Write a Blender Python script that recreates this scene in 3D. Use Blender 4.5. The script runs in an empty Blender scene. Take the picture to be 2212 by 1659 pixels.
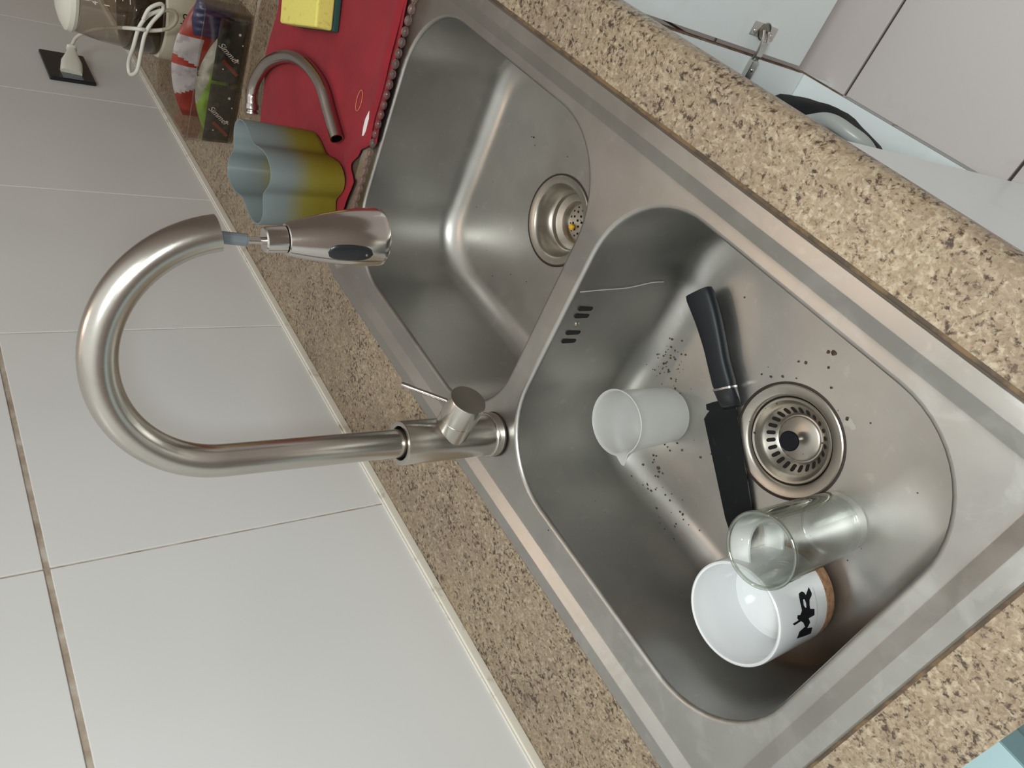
import bpy, bmesh, math, random
from mathutils import Vector, Matrix
from mathutils.bvhtree import BVHTree
random.seed(7)
PI = math.pi
SC = bpy.context.scene
C = SC.collection

# ------------------------------------------------------------------ camera
cam_d = bpy.data.cameras.new('camera'); cam = bpy.data.objects.new('camera', cam_d); C.objects.link(cam)
cam_d.sensor_fit = 'HORIZONTAL'; cam_d.sensor_width = 36.0; cam_d.lens = 36.0*1656.43/2212
cam_d.clip_start = 0.01; cam_d.clip_end = 50
RC = [[-0.51221, 0.652759, -0.5581636], [-0.3667503, -0.7538934, -0.5451045], [-0.7766177, -0.0745013, 0.6255513]]
M4 = Matrix(RC).to_4x4(); M4.translation = Vector((0.0, -0.800167, 0.546)); cam.matrix_world = M4
SC.camera = cam

# ------------------------------------------------------------------ light and exposure
W = bpy.data.worlds.new('room_light'); SC.world = W; W.use_nodes = True
wt_ = W.node_tree; bg = wt_.nodes['Background']; bg.inputs[1].default_value = 1.0
tc_ = wt_.nodes.new('ShaderNodeTexCoord'); dt_ = wt_.nodes.new('ShaderNodeVectorMath'); dt_.operation = 'DOT_PRODUCT'
wt_.links.new(tc_.outputs['Generated'], dt_.inputs[0]); dt_.inputs[1].default_value = (-0.34, 0.05, 0.94)
wr_ = wt_.nodes.new('ShaderNodeValToRGB'); wt_.links.new(dt_.outputs['Value'], wr_.inputs[0]); wt_.links.new(wr_.outputs[0], bg.inputs[0])  # brown-dark kitchen around, pale ceiling above
cr_ = wr_.color_ramp; cr_.elements[0].position = 0.0; cr_.elements[0].color = (0.075, 0.060, 0.050, 1)
cr_.elements[1].position = 0.85; cr_.elements[1].color = (0.50, 0.51, 0.50, 1)
e_ = cr_.elements.new(0.50); e_.color = (0.165, 0.140, 0.122, 1)
def lamp(name, kind, loc, energy, col, size, aim=None):
    d = bpy.data.lights.new(name, kind); d.energy = energy; d.color = col
    if kind == 'AREA': d.shape = 'DISK'; d.size = size
    else: d.shadow_soft_size = size
    o = bpy.data.objects.new(name, d); C.objects.link(o); o.location = loc
    if aim: o.rotation_euler = (Vector(aim)-Vector(loc)).to_track_quat('-Z', 'Y').to_euler()
    return o
lamp('phone_flash', 'POINT', (-0.05, -0.80, 0.575), 4.6, (0.93, 1.0, 1.0), 0.03)
lamp('ceiling_lamp', 'AREA', (-0.45, -1.15, 1.55), 9.0, (0.95, 1.0, 0.985), 0.40, (0.5, -0.3, 0.0))
lamp('ceiling_bulb', 'POINT', (1.0, -0.19, 1.65), 3.6, (1.0, 0.70, 0.48), 0.035)
SC.view_settings.view_transform = 'Standard'; SC.view_settings.look = 'None'
SC.view_settings.exposure = 1.0; SC.view_settings.gamma = 1.0; SC.view_settings.use_curve_mapping = False

# ------------------------------------------------------------------ materials
def mat(name, col=(0.8, 0.8, 0.8), rough=0.5, metal=0.0, trans=0.0, ior=1.45, spec=0.5, sss=0.0, coat=0.0, aniso=0.0, alpha=1.0):
    m = bpy.data.materials.new(name); m.use_nodes = True
    b = m.node_tree.nodes['Principled BSDF']
    b.inputs['Base Color'].default_value = (*col, 1); b.inputs['Roughness'].default_value = rough
    b.inputs['Metallic'].default_value = metal; b.inputs['Transmission Weight'].default_value = trans
    b.inputs['IOR'].default_value = ior; b.inputs['Specular IOR Level'].default_value = spec
    b.inputs['Coat Weight'].default_value = coat; b.inputs['Anisotropic'].default_value = aniso
    b.inputs['Alpha'].default_value = alpha
    if sss:
        b.inputs['Subsurface Weight'].default_value = sss; b.inputs['Subsurface Scale'].default_value = 0.01
    return m
class G:
    def __init__(s, m): s.m = m; s.t = m.node_tree; s.b = s.t.nodes['Principled BSDF']
    def n(s, typ, ins=None, **kw):
        nd = s.t.nodes.new(typ)
        for k, v in kw.items(): setattr(nd, k, v)
        for k, v in (ins or {}).items():
            if isinstance(v, bpy.types.NodeSocket): s.t.links.new(v, nd.inputs[k])
            else: nd.inputs[k].default_value = v
        return nd
    def l(s, a, b): s.t.links.new(a, b)
    def obj(s): return s.n('ShaderNodeTexCoord').outputs['Object']
    def geo(s): return s.n('ShaderNodeNewGeometry').outputs['Position']
    def noise(s, scale, detail=4, rough=0.5, vec=None, dist=0.0):
        return s.n('ShaderNodeTexNoise', {'Scale': scale, 'Detail': detail, 'Roughness': rough, 'Distortion': dist, 'Vector': vec or s.geo()})
    def ramp(s, fac, stops, interp='LINEAR'):
        r = s.n('ShaderNodeValToRGB', {'Fac': fac}); cr = r.color_ramp; cr.interpolation = interp
        while len(cr.elements) < len(stops): cr.elements.new(0.5)
        for e, (p, c) in zip(cr.elements, stops):
            e.position = p; e.color = (*c, 1) if len(c) == 3 else c
        return r.outputs[0]
    def mix(s, fac, a, b, typ='MIX'):
        nd = s.n('ShaderNodeMix', data_type='RGBA', blend_type=typ)
        for i, v in ((0, fac), (6, a), (7, b)):
            if isinstance(v, bpy.types.NodeSocket): s.l(v, nd.inputs[i])
            else: nd.inputs[i].default_value = v if i == 0 else ((*v, 1) if len(v) == 3 else v)
        return nd.outputs[2]
    def mul(s, a, b, op='MULTIPLY'):
        nd = s.n('ShaderNodeMath', operation=op)
        for i, v in ((0, a), (1, b)):
            if isinstance(v, bpy.types.NodeSocket): s.l(v, nd.inputs[i])
            else: nd.inputs[i].default_value = v
        return nd.outputs[0]
    def bump(s, h, strength, dist=0.001):
        nd = s.n('ShaderNodeBump', {'Height': h, 'Strength': strength, 'Distance': dist}); s.l(nd.outputs[0], s.b.inputs['Normal'])
K3 = lambda v: (v, v, v)

def steel(name, base=(0.52, 0.50, 0.47), rough=0.36, smudge=0.5, axis=(1, 60, 60)):
    m = mat(name, base, rough, 1.0); g = G(m)
    mp = g.n('ShaderNodeMapping', {'Vector': g.obj(), 'Scale': axis})
    br = g.noise(40, 3, 0.6, mp.outputs[0])
    n1 = g.noise(9, 5, 0.6); n2 = g.noise(60, 3, 0.6)
    r = g.mul(g.mul(n1.outputs[0], 0.22*smudge), rough-0.09*smudge, 'ADD')
    r = g.mul(r, g.mul(g.mul(br.outputs[0], 0.12), -0.06, 'ADD'), 'ADD')
    g.l(r, g.b.inputs['Roughness'])
    c = g.ramp(n1.outputs[0], [(0.3, tuple(x*0.90 for x in base)), (0.7, tuple(min(1, x*1.08) for x in base))])
    c = g.mix(g.ramp(n2.outputs[0], [(0.62, K3(0)), (0.75, K3(0.25*smudge))]), c, (0.62, 0.62, 0.60))
    if name == 'sink_steel':
        px = g.n('ShaderNodeSeparateXYZ', {0: g.geo()}).outputs
        n3 = g.noise(24, 6, 0.62, None, 0.6); w = g.ramp(n3.outputs[0], [(0.50, K3(0)), (0.56, K3(0.10)), (0.68, K3(0.22))])
        w = g.mul(w, g.ramp(g.mul(px[2], 1.0, 'ADD'), [(0.990, K3(0)), (0.994, K3(1))])); w = g.mul(w, g.ramp(px[0], [(0.16, K3(1)), (0.55, K3(0.12))]))
        c = g.mix(w, c, (0.70, 0.72, 0.72)); r = g.mul(r, g.mul(w, 0.25), 'ADD'); g.l(r, g.b.inputs['Roughness'])
    g.l(c, g.b.inputs['Base Color'])
    g.bump(br.outputs[0], 0.06, 0.0004)
    return m
M_sink = steel('sink_steel', (0.43, 0.42, 0.395), 0.36, 1.0)
M_faucet = steel('brushed_nickel', (0.55, 0.52, 0.475), 0.235, 0.2, (60, 60, 1))
M_head = steel('polished_nickel', (0.60, 0.57, 0.54), 0.13, 0.2, (60, 60, 1))
M_chrome = steel('old_chrome', (0.48, 0.44, 0.42), 0.17, 0.6)
M_drain = steel('drain_steel', (0.39, 0.36, 0.315), 0.34, 1.0)
M_hinge = steel('hinge_steel', (0.62, 0.60, 0.57), 0.25, 0.5)

def granite():
    m = mat('granite', (0.5, 0.42, 0.33), 0.28); g = G(m); P = g.geo()
    big = g.noise(6, 3, 0.55, P, 0.3); med = g.noise(45, 4, 0.6, P); fine = g.noise(230, 3, 0.7, P)
    wob = g.noise(120, 2, 0.5, P)
    Pd = g.n('ShaderNodeVectorMath', {0: P, 1: g.n('ShaderNodeVectorMath', {0: wob.outputs['Color'], 1: (0.006, 0.006, 0.006)}, operation='MULTIPLY').outputs[0]}, operation='ADD').outputs[0]
    def cells(sc): sc *= 1.6; return g.n('ShaderNodeTexVoronoi', {'Scale': sc, 'Vector': Pd, 'Randomness': 1.0})
    v1, v2, v3 = cells(190), cells(330), cells(105)
    sep = lambda v: g.n('ShaderNodeSeparateXYZ', {0: v.outputs['Color']}).outputs
    c1 = g.ramp(sep(v1)[0], [(0.0, (0.34, 0.25, 0.17)), (0.3, (0.44, 0.35, 0.25)), (0.65, (0.52, 0.435, 0.325)), (1.0, (0.60, 0.53, 0.42))])
    c2 = g.ramp(sep(v2)[1], [(0.0, (0.24, 0.165, 0.115)), (0.2, (0.42, 0.33, 0.24)), (0.7, (0.55, 0.46, 0.35)), (1.0, (0.64, 0.57, 0.45))])
    col = g.mix(0.5, c1, c2)
    col = g.mix(g.ramp(fine.outputs[0], [(0.35, K3(0.35)), (0.55, K3(0))]), col, (0.27, 0.19, 0.135))
    col = g.mix(g.ramp(big.outputs[0], [(0.42, K3(0)), (0.64, K3(0.45))]), col, (0.36, 0.285, 0.235))
    dk = g.noise(230, 4, 0.62, Pd); gate = g.noise(46, 3, 0.6, P); gate2 = g.noise(11, 3, 0.55, P)
    lv = g.mul(g.mul(gate.outputs[0], 0.38), g.mul(gate2.outputs[0], 0.22), 'ADD')
    t = g.mul(dk.outputs[0], lv, 'ADD')
    col = g.mix(g.ramp(t, [(0.835, K3(0)), (0.885, K3(0.62))]), col, (0.13, 0.085, 0.062))
    col = g.mix(g.ramp(t, [(0.90, K3(0)), (0.94, K3(0.8))]), col, (0.055, 0.038, 0.034))
    li = g.noise(200, 3, 0.6, Pd)
    col = g.mix(g.ramp(li.outputs[0], [(0.54, K3(0)), (0.66, K3(0.6))]), col, (0.76, 0.69, 0.56))
    pn = g.noise(34, 4, 0.65, Pd)
    col = g.mix(g.ramp(pn.outputs[0], [(0.56, K3(0)), (0.66, K3(0.38))]), col, (0.26, 0.195, 0.155))
    col = g.mix(1.0, col, (0.60, 0.57, 0.51), 'MULTIPLY')
    g.l(col, g.b.inputs['Base Color'])
    g.l(g.ramp(med.outputs[0], [(0.3, K3(0.22)), (0.7, K3(0.42))]), g.b.inputs['Roughness'])
    g.bump(med.outputs[0], 0.05, 0.0005)
    return m
M_granite = granite()

def tile_mat():
    m = mat('glazed_tile', (0.70, 0.70, 0.68), 0.30, spec=0.35); g = G(m)
    n = g.noise(3, 2, 0.5); n2 = g.noise(35, 4, 0.6)
    c = g.ramp(n.outputs[0], [(0.3, (0.665, 0.665, 0.655)), (0.7, (0.71, 0.715, 0.705))])
    g.l(c, g.b.inputs['Base Color']); g.bump(n2.outputs[0], 0.03, 0.001)
    return m
M_tile = tile_mat()
def grout_mat():
    m = mat('grout', (0.42, 0.36, 0.28), 0.9); g = G(m); n = g.noise(28, 5, 0.6)
    g.l(g.ramp(n.outputs[0], [(0.3, (0.27, 0.20, 0.145)), (0.5, (0.40, 0.33, 0.26)), (0.7, (0.56, 0.52, 0.45))]), g.b.inputs['Base Color'])
    return m
M_grout = grout_mat()
M_grout_dark = mat('floor_grout', (0.07, 0.05, 0.04), 0.9)
def stained(name, col, stain, rough, scale, lo=0.55, hi=0.7, amt=0.6):
    m = mat(name, col, rough); g = G(m); n = g.noise(scale, 5, 0.65)
    g.l(g.mix(g.ramp(n.outputs[0], [(lo, K3(0)), (hi, K3(amt))]), col, stain), g.b.inputs['Base Color'])
    return m
M_floor = stained('floor_tile', (0.60, 0.555, 0.54), (0.50, 0.45, 0.43), 0.35, 6)
M_trim = stained('trim_plastic', (0.72, 0.69, 0.61), (0.33, 0.27, 0.20), 0.4, 30, 0.56, 0.70, 0.7)
M_caulk = stained('brown_sealant', (0.07, 0.05, 0.035), (0.16, 0.10, 0.05), 0.6, 45, 0.45, 0.6, 0.9)
M_cab = stained('cabinet_white', (0.80, 0.86, 0.86), (0.68, 0.73, 0.70), 0.35, 5)
M_bandgrey = stained('grey_edge_band', (0.36, 0.36, 0.35), (0.16, 0.10, 0.07), 0.5, 40, 0.60, 0.68, 0.9)
M_rust = stained('rusty_edge', (0.22, 0.15, 0.10), (0.10, 0.05, 0.03), 0.8, 60, 0.45, 0.55, 0.9)
M_white = mat('white_ceramic', (0.66, 0.675, 0.68), 0.10, spec=0.5, coat=0.3)
M_black = mat('black_plastic', (0.012, 0.013, 0.015), 0.28)
M_blackmatte = mat('knife_handle_plastic', (0.009, 0.011, 0.014), 0.45, spec=0.3)
M_blade = stained('black_blade', (0.005, 0.006, 0.007), (0.016, 0.017, 0.018), 0.3, 80, 0.6, 0.72, 0.8)
M_blade.node_tree.nodes['Principled BSDF'].inputs['Specular IOR Level'].default_value = 0.25
M_rubber = mat('dark_rubber', (0.03, 0.018, 0.014), 0.7)
M_hole_shade = mat('hole_shade', (0.006, 0.004, 0.003), 0.9)  # near-black colour painted in for the shade inside openings
M_grey_plastic = mat('grey_plastic', (0.13, 0.15, 0.165), 0.35)
M_cord = mat('white_cord', (0.66, 0.66, 0.58), 0.4)
M_print = mat('black_print', (0.008, 0.008, 0.011), 0.6, spec=0.15)
M_greyprint = mat('grey_print', (0.42, 0.44, 0.42), 0.5)
def thin_clear(name, face_col, edge_col, rough, lo, hi, pw):
    m = mat(name, face_col, rough); g = G(m)
    lw = g.n('ShaderNodeLayerWeight', {'Blend': 0.5}); f = g.mul(lw.outputs['Facing'], pw, 'POWER')
    tr = g.n('ShaderNodeBsdfTransparent', {'Color': g.mix(f, face_col, edge_col)})
    gs = g.n('ShaderNodeBsdfGlossy', {'Color': (1, 1, 1, 1), 'Roughness': rough})
    fac = g.mul(g.mul(f, hi-lo), lo, 'ADD')
    mx = g.n('ShaderNodeMixShader', {0: fac}); g.l(tr.outputs[0], mx.inputs[1]); g.l(gs.outputs[0], mx.inputs[2])
    g.l(mx.outputs[0], g.t.nodes['Material Output'].inputs[0]); return m
M_glass = thin_clear('clear_glass', (0.985, 0.99, 0.985), (0.42, 0.50, 0.42), 0.02, 0.03, 0.85, 2.9)
M_glass_rim = thin_clear('glass_rim', (0.80, 0.84, 0.79), (0.50, 0.56, 0.50), 0.02, 0.14, 0.8, 2.0)
M_clear = thin_clear('clear_plastic', (0.90, 0.87, 0.83), (0.62, 0.58, 0.54), 0.08, 0.05, 0.5, 2.5)
M_bead = mat('clear_bead', (0.62, 0.45, 0.42), 0.12, trans=0.9, ior=1.35)
M_hose = mat('grey_hose', (0.55, 0.58, 0.56), 0.3, trans=0.35)
M_blue = mat('light_blue_laminate', (0.36, 0.50, 0.52), 0.4)
M_bluedk = mat('teal_edge_band', (0.16, 0.27, 0.29), 0.45)
M_paper = mat('white_label', (0.72, 0.66, 0.66), 0.7)
M_label = mat('care_label_ring', (0.60, 0.22, 0.10), 0.6)
M_sponge_g = mat('scouring_pad', (0.02, 0.065, 0.055), 0.95)
def sponge():
    m = mat('yellow_foam', (0.66, 0.58, 0.13), 0.9); g = G(m)
    n = g.noise(900, 2, 0.5); n2 = g.noise(90, 3, 0.6)
    c = g.mix(g.ramp(n2.outputs[0], [(0.6, K3(0)), (0.72, K3(0.6))]), (0.68, 0.61, 0.15), (0.42, 0.36, 0.07))
    g.l(c, g.b.inputs['Base Color']); g.bump(n.outputs[0], 0.5, 0.001); return m
M_sponge = sponge()
def cloth():
    m = mat('red_cloth', (0.3, 0.012, 0.025), 0.9); g = G(m)
    w = g.n('ShaderNodeTexWave', {'Scale': 420, 'Distortion': 0.5, 'Vector': g.obj()}); n = g.noise(900, 2)
    n2 = g.noise(14, 4, 0.6)
    g.l(g.ramp(n2.outputs[0], [(0.3, (0.20, 0.006, 0.013)), (0.7, (0.27, 0.009, 0.018))]), g.b.inputs['Base Color'])
    g.b.inputs['Sheen Weight'].default_value = 0.05
    g.bump(g.mul(w.outputs[1], n.outputs[0]), 0.35, 0.0006); return m
M_cloth = cloth()
def cork():
    m = mat('cork', (0.36, 0.20, 0.11), 0.8); g = G(m); n = g.noise(170, 4, 0.7)
    g.l(g.ramp(n.outputs[0], [(0.35, (0.20, 0.095, 0.045)), (0.5, (0.36, 0.195, 0.105)), (0.7, (0.48, 0.28, 0.16))]), g.b.inputs['Base Color'])
    g.bump(n.outputs[0], 0.25, 0.001); return m
M_cork = cork()
def frosted(name, col, tw, rough):
    m = mat(name, col, rough, trans=0.0); g = G(m)
    tl = g.n('ShaderNodeBsdfTranslucent', {'Color': (*col, 1)})
    mx = g.n('ShaderNodeMixShader', {0: tw})
    out = g.t.nodes['Material Output']; g.l(g.b.outputs[0], mx.inputs[1]); g.l(tl.outputs[0], mx.inputs[2]); g.l(mx.outputs[0], out.inputs[0])
    return m, g, tl, mx
def pp_mat():
    m, g, tl, mx = frosted('milky_polypropylene', (0.76, 0.75, 0.73), 0.35, 0.28)
    tr = g.n('ShaderNodeBsdfTransparent', {'Color': (0.93, 0.96, 0.96, 1)})
    m2 = g.n('ShaderNodeMixShader', {0: 0.38}); g.l(mx.outputs[0], m2.inputs[1]); g.l(tr.outputs[0], m2.inputs[2])
    g.l(m2.outputs[0], g.t.nodes['Material Output'].inputs[0]); return m
M_pp = pp_mat()
def cup_mat():
    m, g, tl, mx = frosted('frosted_tinted_cup', (0.4, 0.5, 0.5), 0.35, 0.35)
    z = g.n('ShaderNodeSeparateXYZ', {0: g.obj()})
    f = g.mul(z.outputs[2], g.mul(z.outputs[0], 0.10), 'ADD')
    c = g.ramp(f, [(0.022, (0.33, 0.27, 0.03)), (0.045, (0.34, 0.295, 0.06)), (0.074, (0.30, 0.34, 0.335)), (0.11, (0.33, 0.40, 0.41))])
    g.l(c, g.b.inputs['Base Color']); g.l(c, tl.inputs['Color'])
    tr = g.n('ShaderNodeBsdfTransparent'); g.l(c, tr.inputs[0])
    m2 = g.n('ShaderNodeMixShader', {0: 0.22}); g.l(mx.outputs[0], m2.inputs[1]); g.l(tr.outputs[0], m2.inputs[2])
    g.l(m2.outputs[0], g.t.nodes['Material Output'].inputs[0]); return m
M_cup = cup_mat()
M_crumb = stained('coffee_crumbs', (0.035, 0.018, 0.010), (0.10, 0.06, 0.03), 0.8, 300, 0.45, 0.6, 0.8)
M_residue = mat('dried_residue', (0.34, 0.32, 0.28), 0.7)
M_yellowbit = mat('corn_bit', (0.60, 0.33, 0.015), 0.5)
def foil(name, c1, c2, scale, lo, hi):
    m = mat(name, c1, 0.3, spec=0.6); g = G(m); n = g.noise(scale, 3, 0.6, g.obj())
    g.l(g.mix(g.ramp(n.outputs[0], [(lo, K3(0)), (hi, K3(1))]), c1, c2), g.b.inputs['Base Color']); return m
M_blackpkt = foil('black_packet_film', (0.012, 0.016, 0.016), (0.045, 0.06, 0.05), 60, 0.56, 0.68)
M_redpkt = foil('red_packet_film', (0.26, 0.03, 0.018), (0.20, 0.025, 0.016), 20, 0.4, 0.6)
M_whitepkt = foil('white_packet_film', (0.36, 0.32, 0.31), (0.27, 0.24, 0.24), 60, 0.5, 0.6)
M_greenpkt = foil('green_packet_film', (0.17, 0.32, 0.03), (0.13, 0.26, 0.03), 25, 0.4, 0.6)
M_greywrap = foil('silver_packet_film', (0.33, 0.34, 0.30), (0.22, 0.23, 0.20), 60, 0.4, 0.6)
M_redstripe = mat('packet_red_stripe', (0.20, 0.035, 0.025), 0.4)
M_blackbag = mat('black_bag_film', (0.003, 0.004, 0.006), 0.6, spec=0.2)

# ------------------------------------------------------------------ helpers
WN = {'wall_back', 'floor', 'trim_1', 'side_panel', 'bottom_panel', 'door', 'cover_plate', 'socket_insert', 'foam', 'scouring_pad', 'tabletop', 'leg', 'hinge', 'hinge_arm', 'blade'}
def link(name, bm, m, parent=None, smooth=True, sharp=35, mw=None):
    me = bpy.data.meshes.new(name)
    bmesh.ops.recalc_face_normals(bm, faces=bm.faces)
    bm.normal_update()
    if smooth:
        for f in bm.faces: f.smooth = True
        lim = math.radians(sharp)
        for e in bm.edges:
            if len(e.link_faces) == 2 and e.calc_face_angle(0) > lim: e.smooth = False
    bm.to_mesh(me); bm.free()
    for x in (m if isinstance(m, (list, tuple)) else [m]): me.materials.append(x)
    o = bpy.data.objects.new(name, me); C.objects.link(o)
    if name.split('.')[0] in WN: o.modifiers.new('even_shading', 'WEIGHTED_NORMAL').keep_sharp = True
    if parent: o.parent = parent
    if mw is not None: o.matrix_world = mw
    return o
def thing(name, label, cat, loc=(0, 0, 0), rz=0, group=None):
    o = bpy.data.objects.new(name, None); C.objects.link(o); o.empty_display_size = 0.05
    o.location = loc; o.rotation_euler = (0, 0, rz); tag(o, label, cat, group); return o
def tag(o, label, cat, group=None, kind=None):
    o['label'] = label; o['category'] = cat
    if group: o['group'] = group
    if kind: o['kind'] = kind
    return o
def struct(o): o['kind'] = 'structure'; return o
def box(bm, x0, y0, z0, x1, y1, z1, bev=0.0, seg=2):
    r = bmesh.ops.create_cube(bm, size=1)
    for v in r['verts']:
        v.co = Vector(((x0+x1)/2+v.co.x*(x1-x0), (y0+y1)/2+v.co.y*(y1-y0), (z0+z1)/2+v.co.z*(z1-z0)))
    if bev > 0:
        ed = list({e for v in r['verts'] for e in v.link_edges})
        bmesh.ops.bevel(bm, geom=ed, offset=bev, segments=seg, affect='EDGES', profile=0.5)
    return r['verts']
def B(): return bmesh.new()
def lathe(bm, prof, n=64, mtx=None, sx=1, sy=1, closed=False):
    rows = []
    for r, z in prof:
        if r < 1e-6:
            rows.append([bm.verts.new((0, 0, z))]*n)
        else:
            rows.append([bm.verts.new((r*sx*math.cos(2*PI*i/n), r*sy*math.sin(2*PI*i/n), z)) for i in range(n)])
    allv = {v for row in rows for v in row}
    prs = list(zip(rows, rows[1:])) + ([(rows[-1], rows[0])] if closed else [])
    for a, b in prs:
        for i in range(n):
            j = (i+1) % n
            vs = []
            for v in (a[i], a[j], b[j], b[i]):
                if v not in vs: vs.append(v)
            if len(vs) >= 3:
                try: bm.faces.new(vs)
                except ValueError: pass
    if mtx is not None: bmesh.ops.transform(bm, matrix=mtx, verts=list(allv))
    return allv
def spline(pts, n=8):
    P = [Vector(p) for p in pts]; P = [P[0]*2-P[1]] + P + [P[-1]*2-P[-2]]; out = []
    for i in range(1, len(P)-2):
        a, b, c, d = P[i-1:i+3]
        for k in range(n):
            t = k/n
            out.append(0.5*((2*b)+(c-a)*t+(2*a-5*b+4*c-d)*t*t+(3*b-a-3*c+d)*t**3))
    out.append(P[-2]); return out
def tube(bm, pts, rad, n=16, caps=True):
    P = [Vector(p) for p in pts]; rf = rad if callable(rad) else (lambda t: rad)
    T = [(P[min(i+1, len(P)-1)]-P[max(i-1, 0)]).normalized() for i in range(len(P))]
    up = Vector((0, 0, 1)) if abs(T[0].z) < 0.9 else Vector((1, 0, 0))
    N = (up-T[0]*up.dot(T[0])).normalized(); rings = []
    for i, p in enumerate(P):
        N = (N-T[i]*N.dot(T[i])).normalized(); Bn = T[i].cross(N); r = rf(i/(len(P)-1))
        rings.append([bm.verts.new(p+(N*math.cos(2*PI*k/n)+Bn*math.sin(2*PI*k/n))*r) for k in range(n)])
    for a, b in zip(rings, rings[1:]):
        for k in range(n): bm.faces.new((a[k], a[(k+1) % n], b[(k+1) % n], b[k]))
    if caps: bm.faces.new(rings[0][::-1]); bm.faces.new(rings[-1])
    return rings
def align(p0, d, roll=None):
    q = Vector(d).to_track_quat('Z', 'X'); return Matrix.Translation(Vector(p0)) @ q.to_matrix().to_4x4()
def rrect(x0, y0, x1, y1, r, z, na=14, ns=10):
    """rounded rectangle loop, counter-clockwise, always the same number of points"""
    pts = []
    cs = [(x1-r, y0+r, -PI/2), (x1-r, y1-r, 0), (x0+r, y1-r, PI/2), (x0+r, y0+r, PI)]
    for k, (cx, cy, a0) in enumerate(cs):
        for i in range(na+1):
            a = a0+PI/2*i/na; pts.append(Vector((cx+r*math.cos(a), cy+r*math.sin(a), z)))
        nx = cs[(k+1) % 4]; p = pts[-1]; q = Vector((nx[0]+r*math.cos(nx[2]), nx[1]+r*math.sin(nx[2]), z))
        for i in range(1, ns): pts.append(p.lerp(q, i/ns))
    return pts
def ringv(bm, pts): return [bm.verts.new(p) for p in pts]
def bridge(bm, a, b):
    n = len(a)
    for i in range(n): bm.faces.new((a[i], a[(i+1) % n], b[(i+1) % n], b[i]))
def text_mesh(name, s, size, m, parent, mtx, shear=0.0, extr=0.0002, align_x='CENTER'):
    cu = bpy.data.curves.new(name, 'FONT'); cu.body = s; cu.size = size; cu.align_x = align_x; cu.align_y = 'CENTER'; cu.extrude = extr; cu.shear = shear
    t = bpy.data.objects.new(name+'_tmp', cu); C.objects.link(t)
    dg = bpy.context.evaluated_depsgraph_get(); me = bpy.data.meshes.new_from_object(t.evaluated_get(dg))
    bpy.data.objects.remove(t); me.materials.clear(); me.materials.append(m)
    o = bpy.data.objects.new(name, me); C.objects.link(o); o.parent = parent; o.matrix_local = mtx; return o

# ------------------------------------------------------------------ room: wall, trim, floor
TW = 0.4197; TX = 0.600; HZ = 0.431
bm = B()
for i in range(-4, 9):
    for j in range(-2, 3):
        x0 = TX+i*TW; z0 = 0.004 if j == 0 else HZ+(j-1)*TW if j > 0 else 0.0-(-j)*TW
        z1 = HZ if j == 0 else z0+TW if j > 0 else z0+TW-0.002
        if z1 < -0.5: z0 = max(z0, -0.882)
        gx = 0.0012; gz = 0.0032
        box(bm, x0+gx, -0.0, z0+gz, x0+TW-gx, 0.008, z1-gz, 0.0012, 2)
wt = link('wall_back', bm, M_tile); struct(wt)
bm = B(); box(bm, TX-4*TW, 0.0018, -0.90, TX+9*TW, 0.05, 1.35); struct(link('wall_back', bm, M_grout, wt))
bm = B()
box(bm, -1.2, -0.0055, 0.0, 1.42+2.9, 0.0005, 0.0115, 0.0015)
box(bm, -1.2, -0.002, 0.0118, 4.3, 0.001, 0.0135, 0.0004)
struct(link('trim_1', bm, M_trim))
bm = B(); box(bm, -2.5, -3.0, -0.92, 4.5, 0.05, -0.886); fl = struct(link('floor', bm, M_grout_dark))
bm = B()
for i in range(-9, 11):
    for j in range(-8, 2):
        x0 = 0.838+i*0.342; y0 = -0.60+j*0.50
        box(bm, x0+0.003, y0+0.0025, -0.888, x0+0.342-0.003, min(y0+0.50-0.0025, -0.001), -0.880, 0.001, 1)
struct(link('floor', bm, M_floor, fl))

# ------------------------------------------------------------------ countertop (with the sink's cut-out) and cabinet
SX0, SX1, SY0, SY1 = 0.021, 0.952, -0.6500, -0.1735
CY = -0.717; TH = 0.035
bm = B()
hx0, hx1, hy0, hy1 = SX0+0.010, SX1-0.010, SY0+0.010, SY1-0.010
cx0, cx1 = -0.036, 3.4
def prism_x(bm, prof, xa, xb):
    a = [bm.verts.new((xa, y, z)) for y, z in prof]; b = [bm.verts.new((xb, y, z)) for y, z in prof]
    n = len(prof)
    for i in range(n): bm.faces.new((a[i], a[(i+1) % n], b[(i+1) % n], b[i]))
    bm.faces.new(a[::-1]); bm.faces.new(b)
nose = [(-0.686, 0.0), (-0.691, 0.0012), (-0.695, 0.0028)] + [(CY+TH/2-TH/2*math.cos(t), -TH/2+0.0015-(TH/2+0.0015)*math.sin(t)) for t in [(-PI/2+PI*k/16) for k in range(17)]]
prism_x(bm, [(hy0, 0.0)] + nose + [(hy0, -TH)], cx0, cx1)
box(bm, cx0, hy1, -TH, cx1, -0.0, 0)
box(bm, cx0, hy0, -TH, hx0, hy1, 0); box(bm, hx1, hy0, -TH, cx1, hy1, 0)
o = link('countertop', bm, M_granite, None, True, 30)
tag(o, 'beige speckled granite worktop with rounded front edge around the steel sink', 'countertop')

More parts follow.
